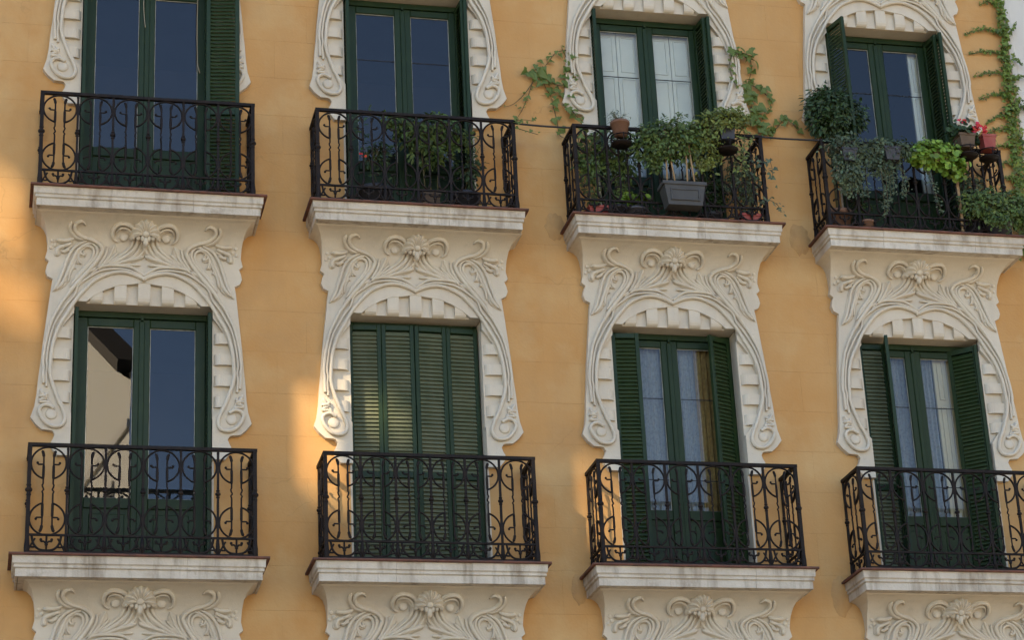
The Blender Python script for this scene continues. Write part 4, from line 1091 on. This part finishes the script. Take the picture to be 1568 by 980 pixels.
def f(q, b, s, fl):
    clump(b, q, (8.62, -.45, 11.24), (.34, .14, .19), 1000, .05, 'oval', .2, .2, twigs=s)
    clump(b, q, (8.88, -.46, 11.18), (.20, .12, .18), 560, .05, 'oval', .2, .3)
    clump(b, q, (8.62, -.57, 11.05), (.14, .04, .08), 140, .042, 'oval', 0, .6)
    strand(b, s, q, [(8.52, -.56, 11.05), (8.62, -.58, 10.98), (8.68, -.58, 10.92)], 26, .036, 'oval', .02)
plant('sprawling_plant', 'dense dark green plant sprawling over the slab at the right end', 'plant', (8.66, -.40, FB), f, 'mid_leaf', 48, ('round', .16, .18, 'darkpot'))
def f(q, b, s, fl):
    clump(b, q, (8.48, -.28, 11.45), (.18, .07, .2), 260, .05, 'oval')
    for k in range(9):
        x = 8.45 + q.uniform(-.10, .14)
        strand(b, s, q, [(8.46, -.25, 11.1), (x, -.27, 11.4), (x + q.uniform(-.08, .08), -.3, 11.62)], 24, .055, 'oval', .03, .004)
plant('variegated_plant', 'pale variegated upright plant behind the rail under the red pot', 'plant', (8.46, -.25, FB), f, 'grey_leaf', 49, ('round', .13, .2, 'darkpot'))
def f(q, b, s, fl): clump(b, q, (7.23, -.38, 11.16), (.08, .05, .04), 34, .05, 'oval', .6)
plant('small_terracotta_plant', 'small terracotta pot on the balcony floor below the trailing bush', 'plant', (7.23, -.38, FB), f, 'mid_leaf', 50, ('round', .075, .12, 'terracotta'))
b = MB(); b.box(-.016, .016, -.012, .012, 0, .66, .003)
tag(place('wooden_stake', b.mesh('wooden_stake', M['cane']), None, (8.27, -.40, FB)), 'pale wooden stake standing behind the rail under the lime bush', 'stake')

# creeper on the joint between the two houses
q = random.Random(61)
cr = tag(empty('wall_creeper', (9.2, -.03, 11.2)), 'green creeper climbing the joint between the two houses with side runners', 'creeper')
lb = MB(); B = Vector((9.2, -.03, 11.2))
main = [(9.14, -.03, 10.9), (9.15, -.03, 11.3), (9.15, -.03, 11.6), (9.18, -.03, 12.0), (9.185, -.03, 12.4), (9.20, -.03, 12.8), (9.21, -.03, 13.2), (9.225, -.03, 13.6), (9.23, -.03, 14.0), (9.23, -.03, 14.4)]
P = catmull(main, .05)
b = MB(); b.tube([p - B for p in P], .008, 5); place('vine_stem', b.mesh('vine_stem', M['stem']), cr)
for p in P:
    for _ in range(17 if p.z < 13.3 else 12):
        w = .028 if p.z > 13 else .046
        add_leaf(lb, p - B + Vector((q.gauss(0, w), -.02 - abs(q.gauss(0, .022)), q.gauss(0, .035))), Vector((0, -1, .25)) + rv(q, .3), Vector((q.gauss(0, .7), 0, -.8)), .05 * q.uniform(.6, 1.25), 'ivy')
runs = [((9.19, 13.91), (9.0, 13.90), .05), ((9.20, 13.57), (8.77, 13.51), .05), ((9.20, 13.31), (8.79, 13.28), .02), ((9.19, 13.07), (8.81, 13.0), .02), ((9.18, 12.81), (8.84, 12.72), .03),
        ((9.17, 12.57), (8.88, 12.42), .04), ((9.17, 12.38), (8.80, 12.26), .04), ((9.16, 12.14), (8.92, 12.15), .03), ((9.14, 11.96), (8.95, 11.95), .02), ((9.14, 11.79), (8.95, 11.77), .02), ((9.14, 11.62), (8.95, 11.60), .02),
        ((9.24, 13.49), (9.40, 13.70), -.02), ((9.29, 13.25), (9.40, 13.18), .03), ((9.22, 12.97), (9.50, 13.06), .02), ((9.22, 12.63), (9.50, 12.66), .02), ((9.2, 12.2), (9.4, 12.26), .02)]
for (x0, z0), (x1, z1), sag in runs:
    pts = [(x0, -.025, z0), ((x0 + x1) / 2, -.025, (z0 + z1) / 2 + sag), (x1, -.022, z1)]
    P = catmull(pts, .012); b = MB(); b.tube([p - B for p in P], .004, 4); place('runner', b.mesh('runner', M['stem']), cr)
    for i, p in enumerate(P):
        k = 1 - i / len(P)
        for _ in range(2):
            add_leaf(lb, p - B + Vector((q.gauss(0, .008), -.012 - abs(q.gauss(0, .01)), q.gauss(0, .010 + .008 * k))), Vector((0, -1, .3)) + rv(q, .35), rv(q), (.018 + .026 * k) * q.uniform(.7, 1.2), 'ivy')
o = place('foliage', lb.mesh('foliage', M['creeper']), cr); o['kind'] = 'stuff'
